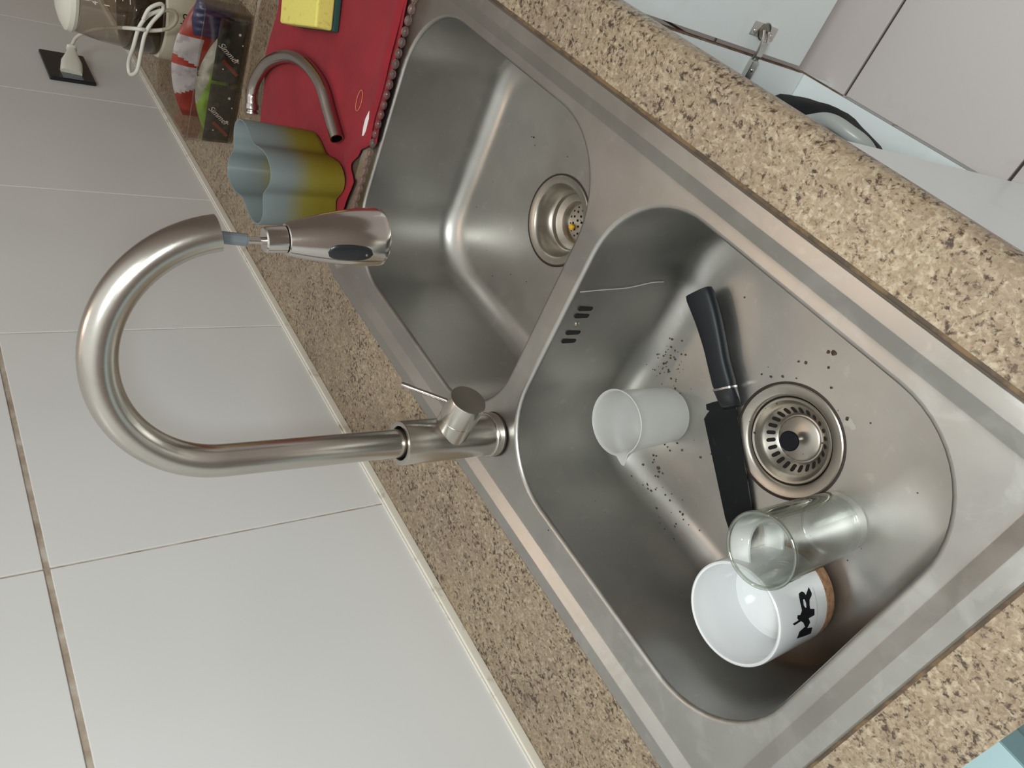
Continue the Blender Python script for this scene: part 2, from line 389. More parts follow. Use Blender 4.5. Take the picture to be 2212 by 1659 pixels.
cab = thing('sink_cabinet', 'white cabinet under the granite worktop with open door on silver hinge', 'cabinet', (0.45, -0.33, -0.88))
def cpart(name, bm, m, parent=cab, **k):
    o = link(name, bm, m, parent, **k)
    if parent is cab: o.matrix_parent_inverse = cab.matrix_basis.inverted() if False else Matrix.Translation((-0.45, 0.33, 0.88))
    return o
def notched(xa, xb):
    bm = B(); pr = [(-0.012, -0.88), (-0.66, -0.88), (-0.66, -TH-0.001), (-0.622, -TH-0.001), (-0.622, -0.225), (-0.012, -0.225)]
    prism_x(bm, pr, xa, xb); return bm
cpart('side_panel', notched(0.872, 0.890), M_cab)
bm = B(); box(bm, 0.02, -0.66, -0.88, 0.038, -0.012, -TH-0.001, 0.0006, 1); cpart('side_panel', bm, M_cab)
bm = B(); box(bm, 0.0385, -0.66, -0.795, 0.8715, -0.030, -0.777, 0.0006, 1); cpart('bottom_panel', bm, M_cab)
bm = B(); box(bm, 0.0385, -0.029, -0.88, 0.8715, -0.012, -TH-0.001); cpart('back_panel', bm, M_cab)
bm = B(); box(bm, 0.0385, -0.60, -0.88, 0.8715, -0.585, -0.7955); cpart('plinth', bm, M_cab)
bm = B(); box(bm, 0.030, -0.680, -0.80, 0.447, -0.662, -0.045, 0.001, 2); dl = cpart('door', bm, M_cab)
# open right door, standing square to the cabinet front, inner face towards the camera
bm = B(); box(bm, 0.881, -1.085, -0.765, 0.897, -0.668, -0.045, 0.001, 2); dr = cpart('door', bm, M_cab)
bm = B(); box(bm, 0.8715, -0.6612, -0.768, 0.8912, -0.6602, -0.046); box(bm, 0.78, -0.6612, -0.7955, 0.8912, -0.6602, -0.7775)
cpart('rusty_edge_strip', bm, M_rust)
bm = B(); box(bm, 0.45, -0.6630, -0.7952, 0.7795, -0.6602, -0.7772, 0.0005, 1); cpart('edge_band', bm, M_bandgrey)
# hinge: cup flange on the door, arm across the gap, mounting plate on the side panel
hb = B()
def plate(bm, y0, z0, y1, z1, x, t, bev=0.002):
    box(bm, x-t, y0, z0, x, y1, z1, min(bev, t*0.45), 2)
plate(hb, -0.712, -0.652, -0.690, -0.588, 0.881, 0.003)
for zz in (-0.643, -0.597):
    lathe(hb, [(0.0, 0.0012), (0.0035, 0.0008), (0.004, 0)], 16, Matrix.Translation((0.878, -0.698, zz)) @ Matrix.Rotation(-PI/2, 4, 'Y'))
hinge = cpart('hinge', hb, M_hinge, dr)
hb = B(); lathe(hb, [(0.0, -0.0005), (0.013, -0.0005), (0.0145, 0.0006), (0.013, 0.0016), (0.011, 0.0004), (0, 0.0004)], 24, Matrix.Translation((0.878, -0.701, -0.62)) @ Matrix.Rotation(-PI/2, 4, 'Y'))
cpart('hinge_cup', hb, M_black, hinge) if False else link('hinge_cup', hb, M_drain, dr)
hb = B()
for s in (-1, 1):
    tube(hb, spline([(0.874, -0.703, -0.62+s*0.0075), (0.868, -0.690, -0.62+s*0.007), (0.866, -0.672, -0.62+s*0.006), (0.869, -0.655, -0.62+s*0.006), (0.868, -0.63, -0.62+s*0.006)], 5), 0.0026, 10)
box(hb, 0.863, -0.688, -0.6275, 0.867, -0.664, -0.6125, 0.001, 1); box(hb, 0.862, -0.657, -0.629, 0.8718, -0.585, -0.611, 0.0015, 2)
for yy in (-0.642, -0.612, -0.594): lathe(hb, [(0, 0.0016), (0.003, 0.001), (0.0036, 0)], 14, Matrix.Translation((0.862, yy, -0.62)) @ Matrix.Rotation(-PI/2, 4, 'Y'))
ha = link('hinge_arm', hb, M_hinge, dr)

# drain hose and black bag inside the cabinet
bm = B(); tube(bm, spline([(0.685, -0.47, -0.26), (0.680, -0.54, -0.40), (0.664, -0.615, -0.485), (0.643, -0.640, -0.505), (0.614, -0.655, -0.5), (0.582, -0.655, -0.505), (0.553, -0.645, -0.53), (0.540, -0.60, -0.60), (0.52, -0.52, -0.70), (0.44, -0.40, -0.765)], 10), 0.0105, 20)
tag(link('drain_hose', bm, M_hose), 'grey plastic hose looped behind the worktop edge inside the cabinet', 'hose')
bm = B(); r = bmesh.ops.create_icosphere(bm, subdivisions=4, radius=1)
for v in bm.verts:
    a = math.atan2(v.co.y, v.co.x); k = 1+0.02*math.sin(7*a+3*v.co.z)+0.015*math.sin(11*a-5*v.co.z)+0.012*math.sin(17*v.co.z+4*a)
    v.co = Vector((v.co.x*0.125*k, v.co.y*0.068*k, max(-0.96, v.co.z)*0.122))
    v.co += Vector((0.705, -0.585, -0.6585))
tag(link('black_bag', bm, M_blackbag, None, True, 60), 'black plastic bag on the cabinet shelf behind the grey hose', 'bag')

# ------------------------------------------------------------------ sink
sink = thing('kitchen_sink', 'stainless steel double bowl sink set into the granite worktop', 'sink', (0.486, -0.41, 0.0))
SI = Matrix.Translation((-0.486, 0.41, 0))
def spart(name, bm, m, parent=sink, **k):
    o = link(name, bm, m, parent, **k)
    if parent is sink: o.matrix_parent_inverse = SI
    return o
ZF = -0.1685
BOWLS = [(0.0672, -0.6045, 0.4675, -0.2402, 0.095, 0.258, -0.4275), (0.4995, -0.6070, 0.9040, -0.2320, 0.098, 0.692, -0.4235)]
ZD = 0.0005
bm = B()
ins = [(0.0, 0.0004), (0.0008, 0.0024), (0.0022, 0.0036), (0.0160, 0.0036), (0.0170, 0.0032), (0.0300, -0.0023), (0.0312, -0.0027), (0.035, ZD-0.0032)]
ZD = -0.0027
loops = []
for k, (d, z) in enumerate(ins):
    loops.append(ringv(bm, rrect(SX0+d, SY0+d, SX1-d, SY1-d, max(0.012, 0.030-d*0.3), z)))
for a, b in zip(loops, loops[1:]): bridge(bm, a, b)
holes = []
for (x0, y0, x1, y1, r, dx, dy) in BOWLS:
    prof = []
    rr = 0.0045
    for k in range(7):
        a = PI/2*k/6; prof.append((rr*math.sin(a)*0+ (rr-rr*math.cos(a))*0 + rr*math.sin(a)-rr, ZD-rr+rr*math.cos(a), r+rr-rr*math.sin(a)))
    # wall, slightly drawn in
    for t in (0.02, 0.25, 0.5, 0.75, 1.0): prof.append((0.0065*t, ZD-rr-(0.131-rr)*t, r-0.01*t))
    fr = 0.030
    for k in range(1, 11):
        a = PI/2*k/10; prof.append((0.0065+fr*(1-math.cos(a)), ZD-0.131-fr*math.sin(a)*1.0, r-0.01-fr*0.25*(1-math.cos(a))))
    rings = []
    for (d, z, rad) in prof: rings.append(ringv(bm, rrect(x0+d, y0+d, x1-d, y1-d, rad, z)))
    for a, b in zip(rings, rings[1:]): bridge(bm, a, b)
    last = [v.co.copy() for v in rings[-1]]; prev = rings[-1]
    cen = Vector((dx, dy, ZF)); mid = Vector(((x0+x1)/2, (y0+y1)/2, 0))
    for t in (0.12, 0.3, 0.5, 0.7, 0.85, 1.0):
        pts = []
        for p in last:
            a = math.atan2(p.y-mid.y, p.x-mid.x); q = cen+Vector((0.057*math.cos(a), 0.057*math.sin(a), 0))
            w = p.lerp(q, t); w.z = p.z+(ZF-p.z)*(1-(1-t)**1.6); pts.append(w)
        cur = ringv(bm, pts); bridge(bm, prev, cur); prev = cur
    down = [Vector((v.co.x+(cen.x-v.co.x)*0.1, v.co.y+(cen.y-v.co.y)*0.1, ZF-0.01)) for v in prev]
    bridge(bm, prev, ringv(bm, down))
    holes.append(rings[0])
edges = []
for lp in [loops[-1]] + holes:
    for i in range(len(lp)): edges.append(bm.edges.get((lp[i], lp[(i+1) % len(lp)])) or bm.edges.new((lp[i], lp[(i+1) % len(lp)])))
bmesh.ops.triangle_fill(bm, edges=edges, use_beauty=True, use_dissolve=False)
# keep the flat deck flat: drop any triangle that covers a bowl opening
kill = []
for f in bm.faces:
    if len(f.verts) == 3 and all(abs(v.co.z-ZD) < 1e-3 for v in f.verts):
        c = f.calc_center_median()
        for (x0, y0, x1, y1, r, dx, dy) in BOWLS:
            if x0+0.012 < c.x < x1-0.012 and y0+0.012 < c.y < y1-0.012:
                qx = min(max(c.x, x0+r), x1-r); qy = min(max(c.y, y0+r), y1-r)
                if (Vector((c.x-qx, c.y-qy)).length < r-0.004): kill.append(f)
bmesh.ops.delete(bm, geom=list(set(kill)), context='FACES_ONLY')
deck_loops = [loops[-1]] + holes
for lp in deck_loops:
    for i in range(len(lp)):
        e = bm.edges.get((lp[i], lp[(i+1) % len(lp)]))
        if e: e.smooth = False
me_verts = [v.co.copy() for v in bm.verts]; bm.verts.index_update()
tree = BVHTree.FromBMesh(bm)
def floor_z(x, y):
    h = tree.ray_cast(Vector((x, y, 0.2)), Vector((0, 0, -1))); return h[0].z if h[0] else ZF
me = bpy.data.meshes.new('basin'); bmesh.ops.recalc_face_normals(bm, faces=bm.faces)
for f in bm.faces: f.smooth = True
for e in bm.edges:
    if len(e.link_faces) == 2 and e.calc_face_angle(0) > math.radians(40): e.smooth = False
bm.to_mesh(me); bm.free(); me.materials.append(M_sink)
basin = bpy.data.objects.new('basin', me); C.objects.link(basin); basin.modifiers.new('even_shading', 'WEIGHTED_NORMAL').keep_sharp = True; basin.parent = sink; basin.matrix_parent_inverse = SI
# sealant bead round the rim
bm = B()
A = ringv(bm, rrect(SX0-0.0022, SY0-0.0026, SX1+0.0022, SY1+0.0018, 0.031, 0.0003)); A2 = ringv(bm, rrect(SX0-0.0005, SY0-0.0005, SX1+0.0005, SY1+0.0005, 0.030, 0.0016)); A3 = ringv(bm, rrect(SX0+0.002, SY0+0.002, SX1-0.002, SY1-0.002, 0.029, 0.0003))
bridge(bm, A, A2); bridge(bm, A2, A3); spart('sealant_bead', bm, M_caulk)
# overflow slots as plates painted dark like their shade, plus screw, near bowl divider wall
def slot(bm, x, y, z, w, h, d, n=8):
    pts = []
    for k in range(n+1): a = PI/2+PI*k/n; pts.append((y+(-(h-w)/2*0+0), 0)) if False else None
    loop = []
    for k in range(n+1): a = -PI/2+PI*k/n; loop.append((w/2*math.sin(a), -(h/2-w/2)-w/2*math.cos(a)))
    for k in range(n+1): a = PI/2-PI*k/n; loop.append((w/2*math.sin(a), (h/2-w/2)+w/2*math.cos(a)))
    f = [bm.verts.new((x-d, y+a, z+b)) for a, b in loop]; g = [bm.verts.new((x+d, y+a, z+b)) for a, b in loop]
    bm.faces.new(f); m = len(f)
    for i in range(m): bm.faces.new((f[i], f[(i+1) % m], g[(i+1) % m], g[i]))
for yy in (-0.4455, -0.4360, -0.4135, -0.4020):
    bm = B(); slot(bm, 0.4664, yy, -0.0295, 0.0055, 0.021, 0.0006); spart('overflow_slot', bm, M_hole_shade, smooth=False)
bm = B(); lathe(bm, [(0, 0.0022), (0.002, 0.0018), (0.0034, 0.0006), (0.0036, -0.001)], 20, Matrix.Translation((0.4662, -0.4245, -0.029)) @ Matrix.Rotation(-PI/2, 4, 'Y')); spart('overflow_screw', bm, M_drain)
# dried water trail down the divider wall
bm = B(); tr = spline([(0.4650, -0.468, -0.008), (0.4640, -0.4715, -0.038), (0.4628, -0.475, -0.072), (0.4615, -0.483, -0.104), (0.4605, -0.485, -0.122)], 6)
tube(bm, tr, 0.0006, 6); spart('water_stain', bm, M_residue)

def flange(cx, cy, deep):
    bm = B()
    prof = [(0.0600, -0.0010), (0.0598, 0.0008), (0.0585, 0.0016), (0.0500, 0.0008), (0.0480, -0.0008), (0.0462, -0.0050), (0.0452, -0.011), (0.0440, -0.018)]
    if deep: prof += [(0.0405, -0.0235), (0.0385, -0.0245), (0.0375, -0.0300), (0.0330, -0.0330), (0.0285, -0.0340), (0.0262, -0.0380), (0.0255, -0.0435), (0.0, -0.0445)]
    else: prof += [(0.043, -0.030), (0.030, -0.040), (0.0, -0.045)]
    lathe(bm, prof, 96, Matrix.Translation((cx, cy, ZF)))
    f = spart('drain_flange', bm, M_drain)
    bm = B(); lathe(bm, [(0.0620, -0.0005), (0.0622, 0.0008), (0.0606, 0.0013), (0.0598, 0.0002)], 96, Matrix.Translation((cx, cy, ZF)), closed=True)
    link('gasket', bm, M_rubber, f)
    return f
f1 = flange(BOWLS[0][5], BOWLS[0][6], False); f2 = flange(BOWLS[1][5], BOWLS[1][6], True)
bm = B()
for rr, n, ph in ((0.0, 1, 0), (0.0085, 6, 0.2), (0.0165, 11, 0.0), (0.0222, 14, 0.15)):
    for i in range(n):
        a = ph+2*PI*i/n; lathe(bm, [(0, 0.0004), (0.0017, 0.0004), (0.0018, -0.0004)], 12, Matrix.Translation((BOWLS[1][5]+rr*math.cos(a), BOWLS[1][6]+rr*math.sin(a), ZF-0.0440)))
link('strainer_holes', bm, M_hole_shade, f2)  # dark discs on the drain bottom, painted as the shade of its perforations
# removable strainer basket in the near bowl
bx_, by_ = BOWLS[0][5], BOWLS[0][6]
st = thing('sink_strainer', 'round steel strainer basket with black knob in the near bowl drain', 'strainer', (bx_, by_, ZF))
bm = B()
prof = [(0.0425, -0.0065), (0.0446, -0.0052), (0.0455, -0.0040), (0.0446, -0.0030), (0.0425, -0.0036), (0.0400, -0.0075), (0.0385, -0.0100), (0.0370, -0.0115), (0.0345, -0.0135), (0.0280, -0.0210), (0.0255, -0.0228), (0.0240, -0.0225), (0.0235, -0.0205), (0.0220, -0.0195), (0.0, -0.0190)]
lathe(bm, prof, 96); link('basket', bm, M_drain, st)
NS = 24
for i in range(NS):
    a = 2*PI*i/NS; bm = B()
    # dark plate on the basket's sloping wall, its colour standing for an opening's shade
    L = 0.0100; w = 0.0021
    c = Vector((0.0312*math.cos(a), 0.0312*math.sin(a), -0.0172)); d = Vector((math.cos(a)*0.655, math.sin(a)*0.655, 0.755)); s = Vector((-math.sin(a), math.cos(a), 0)); nrm = Vector((-math.cos(a)*0.755, -math.sin(a)*0.755, 0.655))
    pts = []
    for k in range(9): b = -PI/2+PI*k/8; pts.append(c+d*(L/2-w+w*math.cos(b))+s*(w*math.sin(b)))
    for k in range(9): b = PI/2+PI*k/8; pts.append(c-d*(L/2-w)+d*(w*math.cos(b))+s*(w*math.sin(b)))
    top = [bm.verts.new(p+nrm*0.0004) for p in pts]; bot = [bm.verts.new(p-nrm*0.0008) for p in pts]; bm.faces.new(top)
    for k in range(len(pts)): bm.faces.new((top[k], top[(k+1) % len(pts)], bot[(k+1) % len(pts)], bot[k]))
    link('slot', bm, M_hole_shade, st, smooth=False)
bm = B(); lathe(bm, [(0, -0.019), (0.0035, -0.019), (0.0035, -0.004), (0.0, -0.004)], 24); link('stem', bm, M_drain, st)
bm = B(); lathe(bm, [(0, -0.006), (0.0075, -0.006), (0.0100, -0.0045), (0.0108, -0.0022), (0.0106, -0.0004), (0.0095, 0.0006), (0.0060, 0.0008), (0.0, 0.0002)], 32); link('knob', bm, M_print, st)

# ------------------------------------------------------------------ crumbs on the sink floor
bm = B()
def speck(x, y, s, flat=0.45):
    z = floor_z(x, y); r = bmesh.ops.create_icosphere(bm, subdivisions=1, radius=s)
    for v in r['verts']:
        v.co = Vector((v.co.x*random.uniform(0.7, 1.4), v.co.y*random.uniform(0.7, 1.3), v.co.z*flat))+Vector((x, y, z+s*flat*0.6))
for cx_, cy_, sp, n in ((0.425, -0.395, 0.024, 46), (0.405, -0.362, 0.020, 22), (0.355, -0.270, 0.022, 20), (0.300, -0.262, 0.018, 14), (0.30, -0.45, 0.06, 12), (0.25, -0.40, 0.09, 18), (0.37, -0.33, 0.05, 26)):
    for i in range(n): speck(random.gauss(cx_, sp*0.6), random.gauss(cy_, sp*0.6), random.uniform(0.0005, 0.0016))
for x, y, s in ((0.276, -0.531, 0.0028), (0.281, -0.528, 0.0018), (0.293, -0.504, 0.0020), (0.300, -0.500, 0.0014), (0.226, -0.489, 0.0022), (0.361, -0.283, 0.0024), (0.357, -0.280, 0.0017), (0.326, -0.252, 0.0016), (0.372, -0.292, 0.0014), (0.39, -0.515, 0.0012)): speck(x, y, s)
for i in range(26): speck(random.uniform(0.58, 0.86), random.uniform(-0.55, -0.27), random.uniform(0.0004, 0.0010))
for x, y, s in ((0.80, -0.49, 0.0014), (0.62, -0.285, 0.0018), (0.60, -0.30, 0.0012), (0.575, -0.32, 0.0012), (0.64, -0.29, 0.0010)): speck(x, y, s)
tag(link('coffee_crumbs', bm, M_crumb), 'tiny dark brown crumbs scattered over the steel sink floor', 'crumbs', None, 'stuff')
bm = B(); r = bmesh.ops.create_icosphere(bm, subdivisions=3, radius=1)
for v in bm.verts:
    k = 1+0.25*math.sin(5*v.co.x+3*v.co.y)*math.cos(4*v.co.y); v.co = Vector((0.222+v.co.x*0.007*k, -0.487+v.co.y*0.0045*k, floor_z(0.222, -0.487)+max(v.co.z, 0)*0.0006+0.00015))
tag(link('dried_smear', bm, M_residue), 'pale dried food smear on the steel right of the near drain', 'smear')
bm = B(); box(bm, 0.6985, -0.4135, ZF-0.0432, 0.7065, -0.4065, ZF-0.0385, 0.0012)
tag(link('corn_scrap', bm, M_yellowbit), 'small yellow food scrap lying in the far bowl drain', 'food scrap')

# ------------------------------------------------------------------ faucet
U = Vector((0.04166094, -0.01168904, 0.99906343)); Hh = Vector((0.31070551, -0.95020131, -0.02407378)); FB = Vector((0.4806, -0.2509, ZD))
fau = thing('kitchen_faucet', 'tall brushed nickel gooseneck faucet with pull-down spray head behind the near bowl', 'faucet', tuple(FB))
FI = Matrix.Translation(-FB)
def fpart(name, bm, m, parent=fau, **k):
    o = link(name, bm, m, parent, **k)
    if parent is fau: o.matrix_parent_inverse = FI
    return o
FM = align(FB, U)
def fp(s, u): return FB+Hh*s+U*u
bm = B(); lathe(bm, [(0.0, 0.0004), (0.0262, 0.0004), (0.0268, 0.0015), (0.0262, 0.0028), (0.0, 0.0028)], 64, FM); fpart('base_gasket', bm, M_rubber)
bm = B(); lathe(bm, [(0, 0.0028), (0.0262, 0.0028), (0.0264, 0.0040), (0.0264, 0.0118), (0.0255, 0.0130), (0.0245, 0.0132), (0.0, 0.0132)], 64, FM); fpart('base_ring', bm, M_faucet)
bm = B(); lathe(bm, [(0, 0.0132), (0.0243, 0.0132), (0.0243, 0.1262), (0.0238, 0.1275), (0.0224, 0.1280), (0.0190, 0.1275), (0.0183, 0.1262), (0.0178, 0.120)], 64, FM); fpart('body', bm, M_faucet)
z1, RR, tr_ = 0.3143, 0.1085, 0.0155
pts = [fp(0, 0.118), fp(0, 0.16), fp(0, 0.22), fp(0, 0.27)]
pts += [fp(RR*(1-math.cos(math.radians(a))), z1+RR*math.sin(math.radians(a))) for a in range(0, 171, 4)]
bm = B(); rg = tube(bm, pts, tr_, 40, caps=False)
bm.faces.new(rg[0][::-1])
c = pts[-1]; inner = [bm.verts.new(c+(v.co-c)*0.87) for v in rg[-1]]; bridge(bm, rg[-1], inner)
T = (pts[-1]-pts[-2]).normalized(); deep = [bm.verts.new(v.co-T*0.02) for v in inner]; bridge(bm, inner, deep); bm.faces.new(deep)
fpart('spout', bm, M_faucet)
# side cartridge and lever
hz = 0.0675; hp = fp(0, hz); hd = Vector((-0.11, -0.99, 0.0)).normalized()
bm = B(); lathe(bm, [(0, 0.0), (0.0203, 0.0), (0.0203, 0.0360), (0.0198, 0.0365), (0.0198, 0.0371), (0.0206, 0.0376), (0.0206, 0.0652), (0.0200, 0.0664), (0.0, 0.0666)], 64, align(hp, hd)); fpart('handle_hub', bm, M_faucet)
lb = Vector((0.4970, -0.3000, 0.0765)); lt = Vector((0.5285, -0.3000, 0.1165))
bm = B(); tube(bm, [lb-(lt-lb)*0.15, lb.lerp(lt, 0.36)], 0.0027, 20); tube(bm, [lb.lerp(lt, 0.355), lb.lerp(lt, 0.37)], 0.0023, 20); tube(bm, [lb.lerp(lt, 0.368), lb.lerp(lt, 0.99), lt], lambda t: 0.0028 if t < 0.9 else 0.0025, 20); fpart('lever', bm, M_chrome)
# hose and spray head
bm = B(); tube(bm, [fp(0.2115, 0.345), fp(0.2110, 0.330), fp(0.2105, 0.3135)], 0.0053, 12); tube(bm, [fp(0.2105, 0.3135), fp(0.2105, 0.3120)], 0.0048, 16); fpart('hose_ferrule', bm, M_grey_plastic, sharp=20)
bm = B(); tube(bm, [fp(0.2105, 0.3125), fp(0.2108, 0.300), fp(0.2115, 0.288)], 0.0032, 16); fpart('hose', bm, M_faucet)
h0 = fp(0.2118, 0.298); h1 = fp(0.2230, 0.190); hd2 = (h1-h0).normalized(); HM = align(h0, hd2)
bm = B(); lathe(bm, [(0, 0.0), (0.0100, 0.0), (0.0112, 0.0012), (0.0119, 0.0170), (0.0119, 0.0185), (0.0100, 0.0190), (0, 0.0190)], 48, HM); sh_neck = fpart('spray_neck', bm, M_head)
prof = [(0, 0.0192), (0.0130, 0.0192), (0.0140, 0.0200)]
for k in range(1, 13):
    t = k/12; prof.append((0.0140+0.0128*math.sin(t*PI/2)**0.95, 0.0200+0.083*t))
prof += [(0.02690, 0.1072), (0.0265, 0.1084), (0.0235, 0.1088), (0.0225, 0.1070), (0, 0.1065)]
bm = B(); lathe(bm, prof, 72, HM); sh = fpart('spray_head', bm, M_head)
# black rocker switch on the spray head, facing the camera
toc = Vector((0, -0.800167, 0.546))-h0; side = toc-hd2*toc.dot(hd2); side.normalize(); side2 = hd2.cross(side).normalized()
RB_ = Matrix.Rotation(math.radians(-35), 3, hd2)
def onhead(z, ang, lift):
    t = min(1, max(0, (z-0.02)/0.083)); r = 0.0140+0.0128*math.sin(t*PI/2)**0.95
    d = Matrix.Rotation(ang, 3, hd2) @ side; return h0+hd2*z+d*(r+lift)
def button(lift, sc, a0):
    bm = B(); rows = []
    for j in range(-6, 7):
        row = []
        for i in range(0, 25):
            u = i/24*2-1; zz = 0.071+u*0.0205*sc; w = (0.36 if u < 0 else 0.36-0.10*u)*math.sqrt(max(0, 1-abs(u)**5))
            prof_ = 1-(abs(j)/6)**4*0.7-abs(u)**8*0.3
            row.append(bm.verts.new(onhead(zz, a0+w*sc*j/6, lift*prof_-0.0003)))
        rows.append(row)
    for a, b in zip(rows, rows[1:]):
        for i in range(24): bm.faces.new((a[i], a[i+1], b[i+1], b[i]))
    return bm
AB = 0.62
def head_part(name, bm, m): o = link(name, bm, m, sh); return o
head_part('switch', button(0.0016, 1.0, AB), M_black)
pdot = onhead(0.085, AB, 0.0017)
bm = B(); lathe(bm, [(0, 0.0006), (0.0012, 0.0003), (0.0014, -0.0003)], 16, align(pdot, pdot-(h0+hd2*0.085))); head_part('switch_mark', bm, M_chrome)

def rest_z(cx, cy, r):   # height at which a flat round base touches the bowl floor
    return max(floor_z(cx+q*r*math.cos(k*PI/18), cy+q*r*math.sin(k*PI/18)) for k in range(36) for q in (0.5, 1.0))+0.0002
# ------------------------------------------------------------------ mug
MX, MY, MZ = 0.1575, -0.3125, -0.1605
mug_z = rest_z(MX, MY, 0.0475)
mug = thing('coffee_mug', 'white ceramic mug with black M R logo and cork base in near bowl', 'mug', (MX, MY, mug_z))
bm = B()
mp = [(0, 0.018), (0.0492, 0.018), (0.0508, 0.0195), (0.0510, 0.060), (0.0510, 0.0960), (0.0502, 0.0988), (0.0488, 0.0997), (0.0474, 0.0988), (0.0467, 0.0960), (0.0467, 0.0835), (0.0458, 0.0815), (0.0458, 0.040), (0.0450, 0.030), (0.0405, 0.0255), (0.0, 0.0245)]
lathe(bm, mp, 96); body = link('body', bm, M_white, mug)
bm = B(); lathe(bm, [(0, 0.0), (0.0470, 0.0), (0.0490, 0.0015), (0.0502, 0.006), (0.0506, 0.0178), (0, 0.0178)], 96); link('cork_base', bm, M_cork, mug)
ha_ = math.radians(-52); hx, hy = math.cos(ha_), math.sin(ha_)
bm = B(); path = spline([(0.0485, 0.086), (0.061, 0.0880), (0.075, 0.085), (0.0835, 0.075), (0.0845, 0.058), (0.080, 0.042), (0.068, 0.031), (0.0485, 0.029)], 7)
rows = []
for i, p in enumerate(path):
    q = path[min(i+1, len(path)-1)]-path[max(0, i-1)]; q.normalize(); nx_, nz_ = q.y, -q.x
    row = []
    for k in range(16):
        a = 2*PI*k/16; w = 0.0108*math.copysign(abs(math.cos(a))**0.7, math.cos(a)); tk = 0.0038*math.copysign(abs(math.sin(a))**0.8, math.sin(a))
        rr = p.x+nx_*tk; row.append(bm.verts.new((rr*hx-hy*w, rr*hy+hx*w, p.y+nz_*tk)))
    rows.append(row)
for a, b in zip(rows, rows[1:]):
    for k in range(16): bm.faces.new((a[k], a[(k+1) % 16], b[(k+1) % 16], b[k]))
link('handle', bm, M_white, mug)
LR = [(-2.018, -0.0989), (-2.004, -0.1043), (-2.036, -0.1073), (-2.093, -0.1086), (-1.986, -0.1174), (-2.102, -0.1186), (-2.141, -0.1174), (-2.195, -0.1122), (-2.287, -0.1103), (-2.304, -0.1046), (-2.23, -0.1054), (-2.146, -0.1043), (-2.146, -0.1021), (-2.241, -0.1009), (-2.294, -0.1026), (-2.304, -0.1046), (-2.287, -0.1103), (-2.356, -0.1105), (-2.319, -0.0964), (-2.163, -0.0963), (-2.078, -0.0973)]
LR_out = [(-2.018, -0.0989), (-2.004, -0.1043), (-2.036, -0.1073), (-2.093, -0.1086), (-1.986, -0.1174), (-2.102, -0.1186), (-2.141, -0.1174), (-2.195, -0.1122), (-2.287, -0.1103), (-2.356, -0.1105), (-2.319, -0.0964), (-2.163, -0.0963), (-2.078, -0.0973)]
LR_hole = [(-2.146, -0.1021), (-2.146, -0.1043), (-2.23, -0.1054), (-2.304, -0.1046), (-2.294, -0.1026), (-2.241, -0.1009)]
LM = [(-2.319, -0.0964), (-2.356, -0.1105), (-2.394, -0.1178), (-2.51, -0.1176), (-2.519, -0.1073), (-2.617, -0.1109), (-2.716, -0.1071), (-2.76, -0.1174), (-2.921, -0.1199), (-2.901, -0.1087), (-2.851, -0.0926), (-2.703, -0.0935), (-2.654, -0.1022), (-2.543, -0.0977), (-2.498, -0.0938), (-2.519, -0.0829), (-2.473, -0.0797), (-2.458, -0.0896), (-2.414, -0.0876), (-2.362, -0.0885), (-2.38, -0.0931)]
def wrap_fill(loops_, r, m, name, parent):
    """flat outlines given as (angle, world z), filled, cut into fine strips and wrapped round the mug"""
    bm = B()
    es = []
    for lp in loops_:
        vs = [bm.verts.new((a, z*20, 0)) for a, z in lp]
        es += [bm.edges.new((vs[i], vs[(i+1) % len(vs)])) for i in range(len(vs))]
    bmesh.ops.triangle_fill(bm, edges=es, use_beauty=True)
    a0 = min(v.co.x for v in bm.verts); a1 = max(v.co.x for v in bm.verts); x = a0+0.04
    while x < a1:
        bmesh.ops.bisect_plane(bm, geom=bm.verts[:]+bm.edges[:]+bm.faces[:], plane_co=(x, 0, 0), plane_no=(1, 0, 0)); x += 0.04
    for v in bm.verts: a, z = v.co.x, v.co.y/20; v.co = Vector((r*math.cos(a), r*math.sin(a), z-MZ))
    return link(name, bm, m, parent)
wrap_fill([LR_out, LR_hole], 0.0512, M_print, 'logo_print', mug)
wrap_fill([LM], 0.0512, M_print, 'logo_print', mug)
bm = B()
a = -2.90
while a < -2.02:
    w = random.choice((0.012, 0.016, 0.02)); hgt = random.uniform(0.0010, 0.0017); zc = -0.1228-0.0035*((a+2.45)/0.45)**4*0.2
    for k in range(2):
        zz = zc+(k-0.5)*0.0003; v = [bm.verts.new((0.05115*math.cos(q), 0.05115*math.sin(q), z-MZ)) for q, z in ((a, zz-hgt/2), (a+w*0.6, zz-hgt/2), (a+w*0.6, zz+hgt/2), (a, zz+hgt/2))]
        if k == 0: bm.faces.new(v)
    a += w+0.004
link('small_print', bm, M_greyprint, mug, smooth=False)
